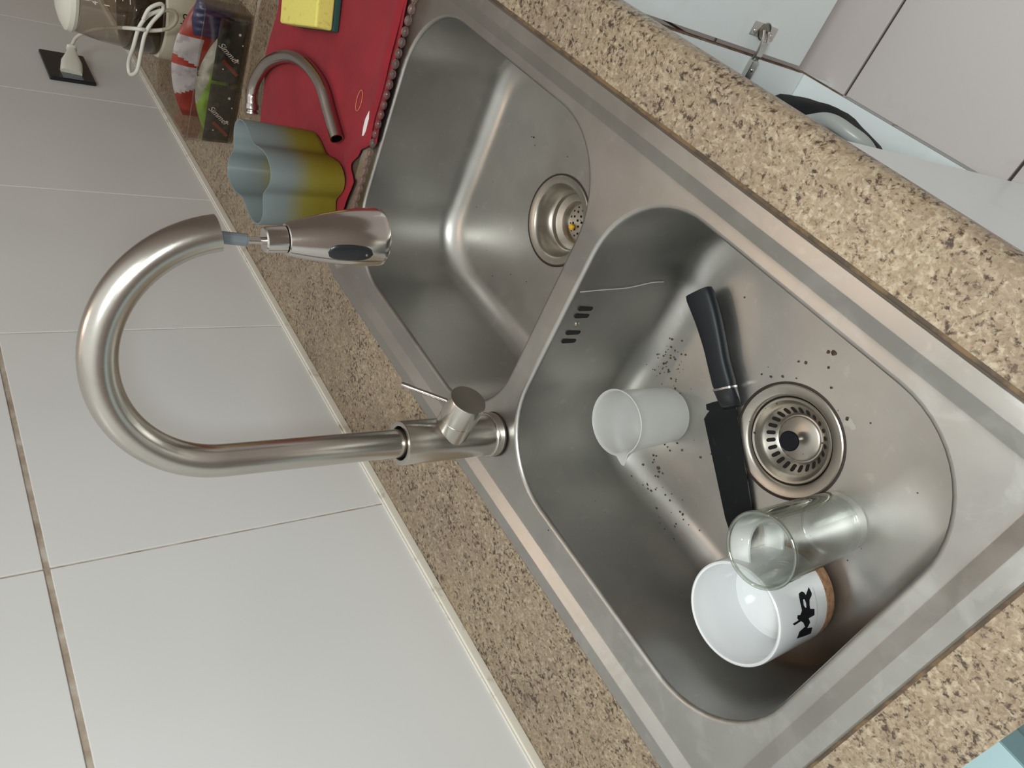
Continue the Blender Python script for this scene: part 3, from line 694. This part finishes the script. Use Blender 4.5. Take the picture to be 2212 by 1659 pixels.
# ------------------------------------------------------------------ drinking glass
gl = thing('drinking_glass', 'tall clear glass tumbler standing beside the white mug', 'glass', (0.1685, -0.4035, rest_z(0.1685, -0.4035, 0.0295)))
bm = B()
gp = [(0, 0.0), (0.0290, 0.0), (0.0306, 0.0015), (0.0311, 0.006), (0.0322, 0.040), (0.0335, 0.085), (0.0345, 0.1280), (0.0347, 0.1315), (0.0340, 0.1326), (0.0330, 0.1312), (0.0322, 0.1240), (0.0311, 0.085), (0.0299, 0.040), (0.0290, 0.018), (0.0270, 0.0150), (0.0, 0.0142)]
lathe(bm, gp, 96); o = link('tumbler', bm, M_glass, gl)
bm = B(); lathe(bm, [(0.0336+0.0018*math.cos(a*PI/6), 0.1325+0.0019*math.sin(a*PI/6)) for a in range(12)], 96, closed=True); link('rim', bm, M_glass_rim, gl)
bm = B(); lathe(bm, [(0.0292+0.0014*math.cos(a*PI/6), 0.0150+0.0016*math.sin(a*PI/6)) for a in range(12)], 96, closed=True); link('inner_base_ring', bm, M_glass_rim, gl)
# ------------------------------------------------------------------ measuring cup
mc = thing('measuring_cup', 'small translucent white plastic measuring cup with pouring spout', 'cup', (0.3895, -0.3445, rest_z(0.3895, -0.3445, 0.0310)))

bm = B(); n = 96; rows = []
mpf = [(0.0305, 0.0005, 0), (0.0318, 0.0, 0), (0.0326, 0.002, 0), (0.0338, 0.030, 0), (0.0349, 0.060, 0), (0.0356, 0.076, 0.15), (0.0362, 0.0850, 0.7), (0.0374, 0.0876, 1.0), (0.0377, 0.0886, 1.0), (0.0368, 0.0892, 1.0), (0.0358, 0.0884, 1.0), (0.0348, 0.0850, 0.7), (0.0341, 0.076, 0.15), (0.0334, 0.060, 0), (0.0322, 0.030, 0), (0.0312, 0.0080, 0), (0.0300, 0.0060, 0)]
spa = math.radians(141)
for r, z, k in mpf:
    row = []
    for i in range(n):
        a = 2*PI*i/n; d = abs((a-spa+PI) % (2*PI)-PI); ex = k*0.0125*max(0, 1-d/0.24)**1.15
        row.append(bm.verts.new(((r+ex)*math.cos(a), (r+ex)*math.sin(a), z+ex*0.12)))
    rows.append(row)
for a_, b_ in zip(rows, rows[1:]): bridge(bm, a_, b_)
bm.faces.new(rows[0][::-1]); bm.faces.new(rows[-1]); link('cup_body', bm, M_pp, mc)
# ------------------------------------------------------------------ knife
def outline_prism(bm, pts, zf, th, bev=0.0):
    """pts [(x, y)] world outline; zf(x, y) gives the height of the under side"""
    lo = [bm.verts.new((x, y, zf(x, y))) for x, y in pts]; hi = [bm.verts.new((x, y, zf(x, y)+th)) for x, y in pts]
    n = len(pts); bm.faces.new(lo[::-1]); ft = bm.faces.new(hi)
    for i in range(n): bm.faces.new((lo[i], lo[(i+1) % n], hi[(i+1) % n], hi[i]))
    if bev:
        ed = [e for e in bm.edges if all(v in hi for v in e.verts)]
        bmesh.ops.bevel(bm, geom=ed, offset=bev, segments=3, affect='EDGES', profile=0.5)
kn = thing('kitchen_knife', 'black handled kitchen knife with black blade lying in the near bowl', 'knife', (0.345, -0.425, -0.158))
KI = Matrix.Translation((-0.345, 0.425, 0.158))
kz = lambda x, y: -0.1640+max(0, (Vector((x, y))-Vector((0.338, -0.405))).dot(Vector((0.70, -0.71))))*0.095
bm = B()
axis = spline([(0.4285, -0.4945, 0), (0.404, -0.4785, 0), (0.381, -0.4605, 0), (0.3640, -0.4455, 0), (0.3435, -0.4290, 0)], 6)
hw = lambda t: 0.0158+0.0012*math.cos(t*5)-0.0030*t
rows = []
for i, p in enumerate(axis):
    t = i/(len(axis)-1); q = (axis[min(i+1, len(axis)-1)]-axis[max(i-1, 0)]).normalized(); s = Vector((-q.y, q.x, 0)); z = kz(p.x, p.y)
    e = 1.0 if 0 < i < len(axis)-1 else 0.93
    row = []
    for k in range(20):
        a = 2*PI*k/20; w = hw(t)*e*math.copysign(abs(math.cos(a))**0.6, math.cos(a)); hgt = 0.0085*e*math.copysign(abs(math.sin(a))**0.7, math.sin(a))
        row.append(bm.verts.new(Vector((p.x, p.y, z+0.0085+hgt))+s*w))
    rows.append(row)
for a_, b_ in zip(rows, rows[1:]): bridge(bm, a_, b_)
bm.faces.new(rows[0][::-1]); bm.faces.new(rows[-1])
o = link('handle', bm, M_blackmatte, kn, True, 50); o.matrix_parent_inverse = KI
q = (axis[-1]-axis[-3]).normalized(); s = Vector((-q.y, q.x, 0))
def ksec(p, w, h, z0, n=20): return [Vector((p.x, p.y, z0+h/2+h/2*math.copysign(abs(math.sin(2*PI*k/n))**0.6, math.sin(2*PI*k/n))))+s*(w*math.copysign(abs(math.cos(2*PI*k/n))**0.6, math.cos(2*PI*k/n))) for k in range(n)]
e0 = axis[-1]
bm = B(); a_ = ringv(bm, ksec(e0, 0.0132, 0.0176, kz(e0.x, e0.y))); b_ = ringv(bm, ksec(e0+q*0.0022, 0.0132, 0.0176, kz(e0.x, e0.y))); bridge(bm, a_, b_); bm.faces.new(a_[::-1]); bm.faces.new(b_)
o = link('bolster_ring', bm, M_chrome, kn, True, 50); o.matrix_parent_inverse = KI
bm = B(); a_ = ringv(bm, ksec(e0+q*0.0022, 0.0128, 0.0168, kz(e0.x, e0.y)+0.0003)); b_ = ringv(bm, ksec(e0+q*0.020, 0.0118, 0.0125, -0.1632)); c_ = ringv(bm, ksec(e0+q*0.0235, 0.0112, 0.0060, -0.1632))
bridge(bm, a_, b_); bridge(bm, b_, c_); bm.faces.new(a_[::-1]); bm.faces.new(c_)
o = link('bolster', bm, M_black, kn, True, 50); o.matrix_parent_inverse = KI
bl = [(0.3290, -0.4235), (0.3225, -0.4150), (0.243, -0.3445), (0.222, -0.3240), (0.2165, -0.3060), (0.226, -0.2905), (0.258, -0.3095), (0.347, -0.3775), (0.3475, -0.3865), (0.3455, -0.3915), (0.3505, -0.3880), (0.3550, -0.3925), (0.3500, -0.4000), (0.3440, -0.4080)]
bm = B(); outline_prism(bm, bl, lambda x, y: floor_z(x, y)+0.0012 if False else -0.1632, 0.0019, 0.0006)
o = link('blade', bm, M_blade, kn, True, 30); o.matrix_parent_inverse = KI

# ------------------------------------------------------------------ drainer tray, red cloth, sponge, spout, soap cup
tray = thing('drainer_tray', 'clear plastic drainer tray with beaded rim under the red cloth', 'tray', (1.15, -0.42, 0.0))
TI = Matrix.Translation((-1.15, 0.42, 0))
bm = B()
lp = [ringv(bm, rrect(0.918, -0.72+0.03, 1.392, -0.238, 0.03, 0.0032)), ringv(bm, rrect(0.912, -0.696, 1.398, -0.232, 0.034, 0.0040)), ringv(bm, rrect(0.909, -0.699, 1.401, -0.229, 0.036, 0.0070)), ringv(bm, rrect(0.906, -0.702, 1.404, -0.226, 0.038, 0.0075)), ringv(bm, rrect(0.906, -0.702, 1.404, -0.226, 0.038, 0.0060)), ringv(bm, rrect(0.911, -0.697, 1.399, -0.231, 0.034, 0.0032))]
for a_, b_ in zip(lp, lp[1:]): bridge(bm, a_, b_)
bm.faces.new(lp[0]); o = link('tray_base', bm, M_clear, tray, True, 50); o.matrix_parent_inverse = TI
for i in range(30):
    bm = B(); r = bmesh.ops.create_uvsphere(bm, u_segments=14, v_segments=8, radius=1)
    for v in bm.verts: v.co = Vector((0.9080+v.co.x*0.0050, -0.262-i*0.0140+v.co.y*0.0066, 0.0075+v.co.z*0.0046))
    if i: me_ = None
    o = link('rim_bead', bm, M_bead, tray); o.matrix_parent_inverse = TI

cl = thing('kitchen_cloth', 'folded red fabric cloth spread on the tray right of the far bowl', 'cloth', (1.12, -0.42, 0.004))
CI = Matrix.Translation((-1.12, 0.42, -0.004))
def cloth_mesh(corner_fn, nu, nv, zf, th=0.0016):
    bm = B(); g = [[None]*(nv+1) for _ in range(nu+1)]; g2 = [[None]*(nv+1) for _ in range(nu+1)]
    for i in range(nu+1):
        for j in range(nv+1):
            x, y = corner_fn(i/nu, j/nv); z = zf(x, y, i/nu, j/nv)
            e = min(i, nu-i, j, nv-j); th_ = th*(0.35 if e == 0 else 1)
            g[i][j] = bm.verts.new((x, y, z+th_)); g2[i][j] = bm.verts.new((x, y, z-0.0006 if e else z))
    for i in range(nu):
        for j in range(nv):
            bm.faces.new((g[i][j], g[i+1][j], g[i+1][j+1], g[i][j+1])); bm.faces.new((g2[i][j], g2[i][j+1], g2[i+1][j+1], g2[i+1][j]))
    for i in range(nu): bm.faces.new((g[i][0], g2[i][0], g2[i+1][0], g[i+1][0])); bm.faces.new((g[i][nv], g[i+1][nv], g2[i+1][nv], g2[i][nv]))
    for j in range(nv): bm.faces.new((g[0][j], g[0][j+1], g2[0][j+1], g2[0][j])); bm.faces.new((g[nu][j], g2[nu][j], g2[nu][j+1], g[nu][j+1]))
    return bm
def edge_x(y):   # front-left border of the cloth, along the bowl
    pts_ = [(-0.66, 0.945), (-0.60, 0.930), (-0.53, 0.922), (-0.44, 0.918), (-0.40, 0.9120), (-0.375, 0.935), (-0.345, 0.952), (-0.33, 0.930), (-0.29, 0.934), (-0.24, 0.945), (-0.2, 0.95)]
    for (a, b), (c_, d) in zip(pts_, pts_[1:]):
        if a <= y <= c_: t = (y-a)/(c_-a); t = t*t*(3-2*t); return b+(d-b)*t
    return 0.95
def far_x(y):
    pts_ = [(-0.66, 1.33), (-0.43, 1.31), (-0.35, 1.325), (-0.285, 1.303), (-0.24, 1.292)]
    for (a, b), (c_, d) in zip(pts_, pts_[1:]):
        if a <= y <= c_: return b+(d-b)*(y-a)/(c_-a)
    return 1.29
def cf(u, v): y = -0.66+v*(0.66-0.242); x0 = edge_x(y); x1 = far_x(y); return x0+(x1-x0)*u, y
def wav(x, y, a, b): return 0.0068+0.0011*math.sin(31*x+17*y)+0.0009*math.sin(53*y-22*x)+0.0022*math.exp(-((a-0.03)/0.03)**2)
bm = cloth_mesh(cf, 90, 80, wav); o = link('cloth_sheet', bm, M_cloth, cl, True, 60); o.matrix_parent_inverse = CI
# lower folded layer showing along the bowl edge
def cf2(u, v): y = -0.66+v*(0.66-0.405); x0 = edge_x(y)-0.0075+0.004*math.sin(19*y); return x0+0.06*u, y
bm = cloth_mesh(cf2, 14, 50, lambda x, y, a, b: 0.0052+0.0006*math.sin(40*y), 0.0012); o = link('cloth_fold', bm, M_cloth, cl, True, 60); o.matrix_parent_inverse = CI
bm = B(); vs = [(0.9335, -0.400), (0.9365, -0.412), (0.9370, -0.424), (0.9330, -0.437), (0.9280, -0.428), (0.9270, -0.412), (0.9300, -0.402)]
f0 = [bm.verts.new((x, y, 0.0119)) for x, y in vs]; f1_ = [bm.verts.new((x, y, 0.0112)) for x, y in vs]; bm.faces.new(f0)
for i in range(len(vs)): bm.faces.new((f0[i], f1_[i], f1_[(i+1) % len(vs)], f0[(i+1) % len(vs)]))
o = link('cloth_label', bm, M_paper, cl, smooth=False); o.matrix_parent_inverse = CI; o['label'] = 'white care label'
rb = thing('rubber_band', 'thin orange rubber band lying on the red cloth', 'rubber band', (0.972, -0.434, 0.0)) if False else None
bm = B(); tube(bm, [(0.972+0.0072*math.cos(a*PI/18), -0.434+0.0150*math.sin(a*PI/18), wav(0.97, -0.43, 0.1, 0.5)+0.0029) for a in range(37)], 0.00045, 6, False)
tag(link('rubber_band', bm, M_label), 'thin pale orange elastic ring lying on the red cloth', 'rubber band')

sp = thing('dish_sponge', 'yellow foam sponge with dark green scouring side on the red cloth', 'sponge', (1.078, -0.487, 0.0098), math.radians(18.5))
bm = B(); vs = box(bm, 0.0, -0.080, 0.0095, 0.130, 0.0, 0.036, 0.0035, 3); link('foam', bm, M_sponge, sp)
bm = B(); box(bm, -0.0005, -0.0805, 0.0002, 0.1305, 0.0005, 0.0093, 0.002, 2); link('scouring_pad', bm, M_sponge_g, sp)

spo = thing('old_faucet_spout', 'old curved chrome faucet spout lying on the red cloth', 'faucet spout', (1.15, -0.35, 0.0))
OI = Matrix.Translation((-1.15, 0.35, 0)); zt = 0.0200
P_ = spline([(1.311, -0.268, zt), (1.318, -0.285, zt), (1.313, -0.312, zt), (1.284, -0.350, zt), (1.243, -0.379, zt), (1.196, -0.401, zt), (1.150, -0.412, zt), (1.106, -0.414, zt), (1.066, -0.408, zt), (1.029, -0.390, zt), (0.985, -0.368, zt)], 8)
bm = B(); rg = tube(bm, P_, 0.0098, 28, False); bm.faces.new(rg[0][::-1])
c = P_[-1]; T = (P_[-1]-P_[-2]).normalized(); inner = [bm.verts.new(c+(v.co-c)*0.80) for v in rg[-1]]; bridge(bm, rg[-1], inner); deep = [bm.verts.new(v.co-T*0.03) for v in inner]; bridge(bm, inner, deep); bm.faces.new(deep)
o = link('spout_tube', bm, M_chrome, spo); o.matrix_parent_inverse = OI
d0 = (P_[0]-P_[1]).normalized()
bm = B(); lathe(bm, [(0, 0.0), (0.0112, 0.0), (0.0116, 0.001), (0.0116, 0.009), (0.0108, 0.010), (0.0090, 0.011), (0.0090, 0.013), (0.0108, 0.014), (0.0108, 0.017), (0.0085, 0.018), (0, 0.018)], 40, align(P_[0], d0)); o = link('end_collar', bm, M_chrome, spo); o.matrix_parent_inverse = OI

cup = thing('soap_cup', 'frosted cup with wavy sides, pale blue above and yellow below', 'cup', (1.022, -0.284, 0.0110))
bm = B(); n = 96
def cupring(rx, ry, z, dx=0, dy=0):
    out = []
    for i in range(n):
        a = 2*PI*i/n; k = 1-0.185*math.cos(4*a)-0.012*math.cos(8*a)
        out.append(Vector((dx+rx*k*math.cos(a), dy+ry*k*math.sin(a), z)))
    return ringv(bm, out)
RX, RY = 0.0850, 0.0560
cr = [cupring(RX*0.90, RY*0.90, 0.0, -0.004, -0.002), cupring(RX*0.955, RY*0.955, 0.002, -0.004, -0.002), cupring(RX*0.965, RY*0.965, 0.008, -0.003, -0.002), cupring(RX, RY, 0.1105, 0.001, 0), cupring(RX*0.995, RY*0.993, 0.1120, 0.001, 0), cupring(RX*0.975, RY*0.965, 0.1120, 0.001, 0), cupring(RX*0.965, RY*0.950, 0.1105, 0.001, 0), cupring(RX*0.930, RY*0.92, 0.010, -0.003, -0.002), cupring(RX*0.90, RY*0.88, 0.006, -0.003, -0.002)]
for a_, b_ in zip(cr, cr[1:]): bridge(bm, a_, b_)
bm.faces.new(cr[0][::-1]); bm.faces.new(cr[-1]); link('cup_wall', bm, M_cup, cup, True, 50)

# ------------------------------------------------------------------ clear organizer with food packets
og = thing('clear_organizer_box', 'clear open plastic box holding food packets near the tiled wall', 'organizer box', (1.545, -0.255, 0.0))
bm = B(); x0, x1, y0, y1 = -0.128, 0.095, -0.125, 0.120
seq = [(0, 0.0006, 0.012), (0, 0.003, 0.012), (-0.003, 0.083, 0.014), (-0.0055, 0.0845, 0.016), (-0.0055, 0.0865, 0.016), (-0.0020, 0.0870, 0.014), (0.0000, 0.0860, 0.013), (0.0022, 0.0040, 0.011), (0.004, 0.0028, 0.010)]
lp = [ringv(bm, rrect(x0+d, y0+d, x1-d, y1-d, r, z, 6, 4)) for d, z, r in seq]
for a_, b_ in zip(lp, lp[1:]): bridge(bm, a_, b_)
bm.faces.new(lp[0][::-1]); bm.faces.new(lp[-1]); link('box_wall', bm, M_clear, og, True, 50)
def pillow(L, Hh_, T_, top=lambda u: 1.0, bot=lambda u: 0.0, seed=0, nu=64, nv=30):
    """bag standing on its edge: length along y, height z, thickness x"""
    bm = B(); sides = []
    for s in (-1, 1):
        g = []
        for i in range(nu+1):
            u = i/nu*2-1; row = []
            for j in range(nv+1):
                w = j/nv; z = Hh_*(bot(u)+(top(u)-bot(u))*w); e = max(0, 1-abs(u)**4)**0.6*max(0, 1-abs(2*w-1)**3)**0.7
                wr = 0.12*math.sin(9*u+5*w+seed)+0.08*math.sin(17*u-9*w+seed*2)
                row.append(bm.verts.new((s*T_/2*e*(1+wr)+(0 if e else 0), u*L/2, z)))
            g.append(row)
        for i in range(nu):
            for j in range(nv):
                q = (g[i][j], g[i+1][j], g[i+1][j+1], g[i][j+1]); bm.faces.new(q if s < 0 else q[::-1])
        sides.append(g)
    bmesh.ops.remove_doubles(bm, verts=bm.verts, dist=0.00005)
    return bm
ROTT = Matrix(((0, 0, -1, 0), (0.62, -0.785, 0, 0), (-0.785, -0.62, 0, 0), (0, 0, 0, 1)))  # script runs slantwise down the face
ROTF = Matrix(((0, 0, -1, 0), (-1, 0, 0, 0), (0, 1, 0, 0), (0, 0, 0, 1)))  # text: reads along -y, up is +z, faces -x
for k, (yy, w) in enumerate(((-0.188, 'nearer the wall'), (-0.307, 'farther from the wall'))):
    pk = thing('seasoning_packet', 'black seasoning packet with script lettering in the clear box, ' + w, 'food packet', (1.4335, yy, 0.0032), 0, 'black packets in the clear box')
    link('pouch', pillow(0.113, 0.049, 0.012, seed=k*3), M_blackpkt, pk)
    t = text_mesh('brand_script', 'Simmer', 0.0150, M_paper, pk, Matrix.Translation((-0.0078, 0.0, 0.029)) @ ROTT, 0.35)
    bm = B(); box(bm, -0.019, -0.003, -0.0002, 0.019, 0.003, 0.0004)
    link('red_band', bm, M_redstripe, pk, smooth=False).matrix_local = Matrix.Translation((-0.0078, 0.026, 0.022)) @ ROTT
    for q, (a_, b_) in enumerate(((-0.010, 0.011), (0.036, 0.014), (0.018, 0.006), (-0.030, 0.034))):
        bm = B(); lathe(bm, [(0, 0.0005), (0.0022 if q < 2 else 0.0013, 0.0003), (0.0024 if q < 2 else 0.0014, -0.0006)], 14, Matrix.Translation((-0.0072, -a_, b_)) @ Matrix.Rotation(-PI/2, 4, 'Y')); link('white_dot', bm, M_paper, pk)
pk = thing('green_food_packet', 'green and silver food packet standing behind the black packets', 'food packet', (1.480, -0.222, 0.0032))
arch = lambda u: 0.45+0.55*(1-u*u)
gp_ = link('pouch', pillow(0.200, 0.060, 0.034, arch, seed=5), [M_greenpkt, M_greywrap], pk)
for p in gp_.data.polygons:
    c = p.center
    if c.z > 0.047+0.012*math.sin(18*c.y) or (c.x > 0.002): p.material_index = 1
for i_, ch in enumerate(('c', 'u')): text_mesh('letter', ch, 0.016, M_print, pk, Matrix.Translation((-0.004+0.004*i_, -0.020-0.010*i_, 0.0605)) @ Matrix.Rotation(math.radians(-120), 4, 'Z'))
pk = thing('red_food_packet', 'red and white food packet standing farthest back in the clear box', 'food packet', (1.560, -0.235, 0.0032))
rp_ = link('pouch', pillow(0.226, 0.084, 0.020, lambda u: 0.60+0.40*(1-u*u), seed=9), [M_redpkt, M_whitepkt], pk)
for p in rp_.data.polygons:
    c = p.center; v = c.y
    if c.z > 0.035 and (0.012 < v < 0.072-0.5*(0.075-c.z) or -0.045 < v < 0.000+0.35*(0.06-c.z)): p.material_index = 1
bp = thing('blue_food_packet', 'dark blue packet leaning at the far end of the clear box', 'food packet', (1.508, -0.335, 0.0032))
link('pouch', pillow(0.070, 0.074, 0.022, lambda u: 0.9+0.1*(1-u*u), seed=2), mat('navy_packet_film', (0.025, 0.022, 0.060), 0.35), bp)

# ------------------------------------------------------------------ blender appliance and its cord
ble = thing('countertop_blender', 'blender with white base, clear graduated jug and white cord by the wall', 'blender', (1.785, -0.235, 0.0))
bm = B(); lathe(bm, [(0, 0.001), (0.078, 0.001), (0.084, 0.004), (0.0855, 0.012), (0.0850, 0.050), (0.0835, 0.060), (0.080, 0.0635), (0, 0.0635)], 80); link('base', bm, M_cord, ble)
bm = B(); lathe(bm, [(0, 0.064), (0.079, 0.064), (0.0800, 0.067), (0.0800, 0.118), (0.0785, 0.122), (0.074, 0.122), (0.0735, 0.118), (0.0735, 0.070), (0, 0.068)], 80); link('jug_collar', bm, thin_clear('smoky_plastic', (0.55, 0.50, 0.44), (0.30, 0.26, 0.22), 0.1, 0.05, 0.5, 2.0), ble)
bm = B(); lathe(bm, [(0.0720, 0.1225), (0.0760, 0.1225), (0.0720, 0.17), (0.064, 0.212), (0.0620, 0.212), (0.070, 0.17)], 80, closed=True); jug = link('jug', bm, M_clear, ble)
for i in range(6):
    a = math.radians(-150); bm = B(); box(bm, -0.006 if i % 2 else -0.010, -0.0006, -0.0006, 0.006, 0.0006, 0.0006)
    o = link('scale_mark', bm, M_paper, jug); o.matrix_local = Matrix.Rotation(a, 4, 'Z') @ Matrix.Translation((0.0775-0.0011*i*1.3, 0, 0.130+i*0.013)) @ Matrix.Rotation(PI/2, 4, 'Z')
for i, ch in enumerate(('1', '4')): text_mesh('scale_digit', ch, 0.014, M_paper, jug, Matrix.Rotation(math.radians(-165), 4, 'Z') @ Matrix.Translation((0.0722-i*0.003, 0, 0.17+i*0.02)) @ Matrix.Rotation(PI/2, 4, 'Z') @ Matrix.Rotation(PI/2, 4, 'X'))
bm = B(); lathe(bm, [(0, 0.2125), (0.054, 0.2125), (0.0640, 0.216), (0.0665, 0.222), (0.0640, 0.230), (0.050, 0.238), (0.032, 0.244), (0, 0.246)], 64); link('lid', bm, M_cord, ble)
bm = B(); lathe(bm, [(0, 0.0), (0.0005, 0.0)], 3) if False else None
A0 = math.radians(-172)
t = text_mesh('front_lettering', 'Turbo', 0.021, M_print, ble, Matrix.Rotation(A0, 4, 'Z') @ Matrix.Translation((0.0858, 0, 0.030)) @ Matrix.Rotation(PI/2, 4, 'Z') @ Matrix.Rotation(PI/2, 4, 'X'), 0.0, 0.0)
me_ = t.data
for v in me_.vertices:   # wrap the letters round the base
    a = v.co.x/0.0858; v.co.z = 0.0858*(math.cos(a)-1)+0.0002
cp = [(2045, -43, 165), (2008, -79, 161), (1917, -131, 150), (1803, -183, 140), (1660, -239, 132), (1660, -242, 99), (1660, -253, 70), (1660, -272, 58), (1660, -286, 64), (1660, -284, 86), (1660, -268, 110), (1660, -242, 124), (1666, -202, 129), (1694, -158, 128), (1686, -138, 125), (1655, -159, 121), (1652, -197, 118), (1652, -234, 114), (1654, -260, 103), (1656, -286, 86), (1652, -298, 92), (1648, -286, 112), (1652, -262, 120)]
plugz = Vector((1.985, -0.036, 0.180))
bm = B()
cpx = [Vector((a/1000, b/1000, c_/1000)) for a, b, c_ in cp]
tube(bm, spline(cpx, 8), 0.0037, 12); cord = link('power_cord', bm, M_cord, ble); cord.matrix_parent_inverse = Matrix.Translation((-1.785, 0.235, 0))
bm = B()   # moulded plug: wide at the socket, narrowing to the cord
pa = Vector((1.955, -0.012, 0.179)); pb = cpx[0]; ax = (pb-pa)
sec = [(0.0, 0.0215, 0.010), (0.10, 0.0225, 0.011), (0.35, 0.0215, 0.011), (0.62, 0.0130, 0.0095), (0.80, 0.0085, 0.008), (0.84, 0.0085, 0.008), (0.86, 0.0110, 0.009), (0.90, 0.0110, 0.009), (0.92, 0.0060, 0.006), (1.0, 0.0042, 0.0042)]
zx = Vector((0, 0, 1)); wv = (zx-ax.normalized()*zx.dot(ax.normalized())).normalized(); tv = ax.normalized().cross(wv)
rows = [ringv(bm, [pa+ax*t_+wv*(w*math.copysign(abs(math.cos(2*PI*k/24))**0.6, math.cos(2*PI*k/24)))+tv*(h_*math.copysign(abs(math.sin(2*PI*k/24))**0.6, math.sin(2*PI*k/24))) for k in range(24)]) for t_, w, h_ in sec]
for a_, b_ in zip(rows, rows[1:]): bridge(bm, a_, b_)
bm.faces.new(rows[0][::-1]); bm.faces.new(rows[-1]); o = link('plug', bm, M_cord, cord, True, 50)

sk = thing('wall_socket', 'black wall socket plate on the tiles with a white plug in it', 'wall socket', (2.005, 0.0, 0.179))
bm = B(); box(bm, -0.076, -0.0085, -0.047, 0.076, 0.0, 0.047, 0.003, 3); link('cover_plate', bm, M_black, sk)
bm = B(); box(bm, -0.074, -0.0112, -0.021, -0.030, -0.0087, 0.021, 0.001, 2); link('socket_insert', bm, M_grey_plastic, sk)

# ------------------------------------------------------------------ light blue table beyond the counter's end
tb = thing('side_table', 'light blue topped side table beyond the left end of the granite worktop', 'table', (-0.35, -0.20, -0.88))
bm = B(); box(bm, -0.35, -0.192, 0.728, 0.345, 0.19, 0.760, 0.001, 2)
tt = link('tabletop', bm, M_blue, tb)
bm = B(); box(bm, -0.35, -0.1935, 0.7285, 0.345, -0.1922, 0.7595); link('edge_band', bm, M_bluedk, tb)
for sx in (-1, 1):
    for sy in (-1, 1):
        bm = B(); box(bm, sx*0.31-0.018, sy*0.15-0.018, 0.0, sx*0.31+0.018, sy*0.15+0.018, 0.7275, 0.003); link('leg', bm, M_bluedk, tb)
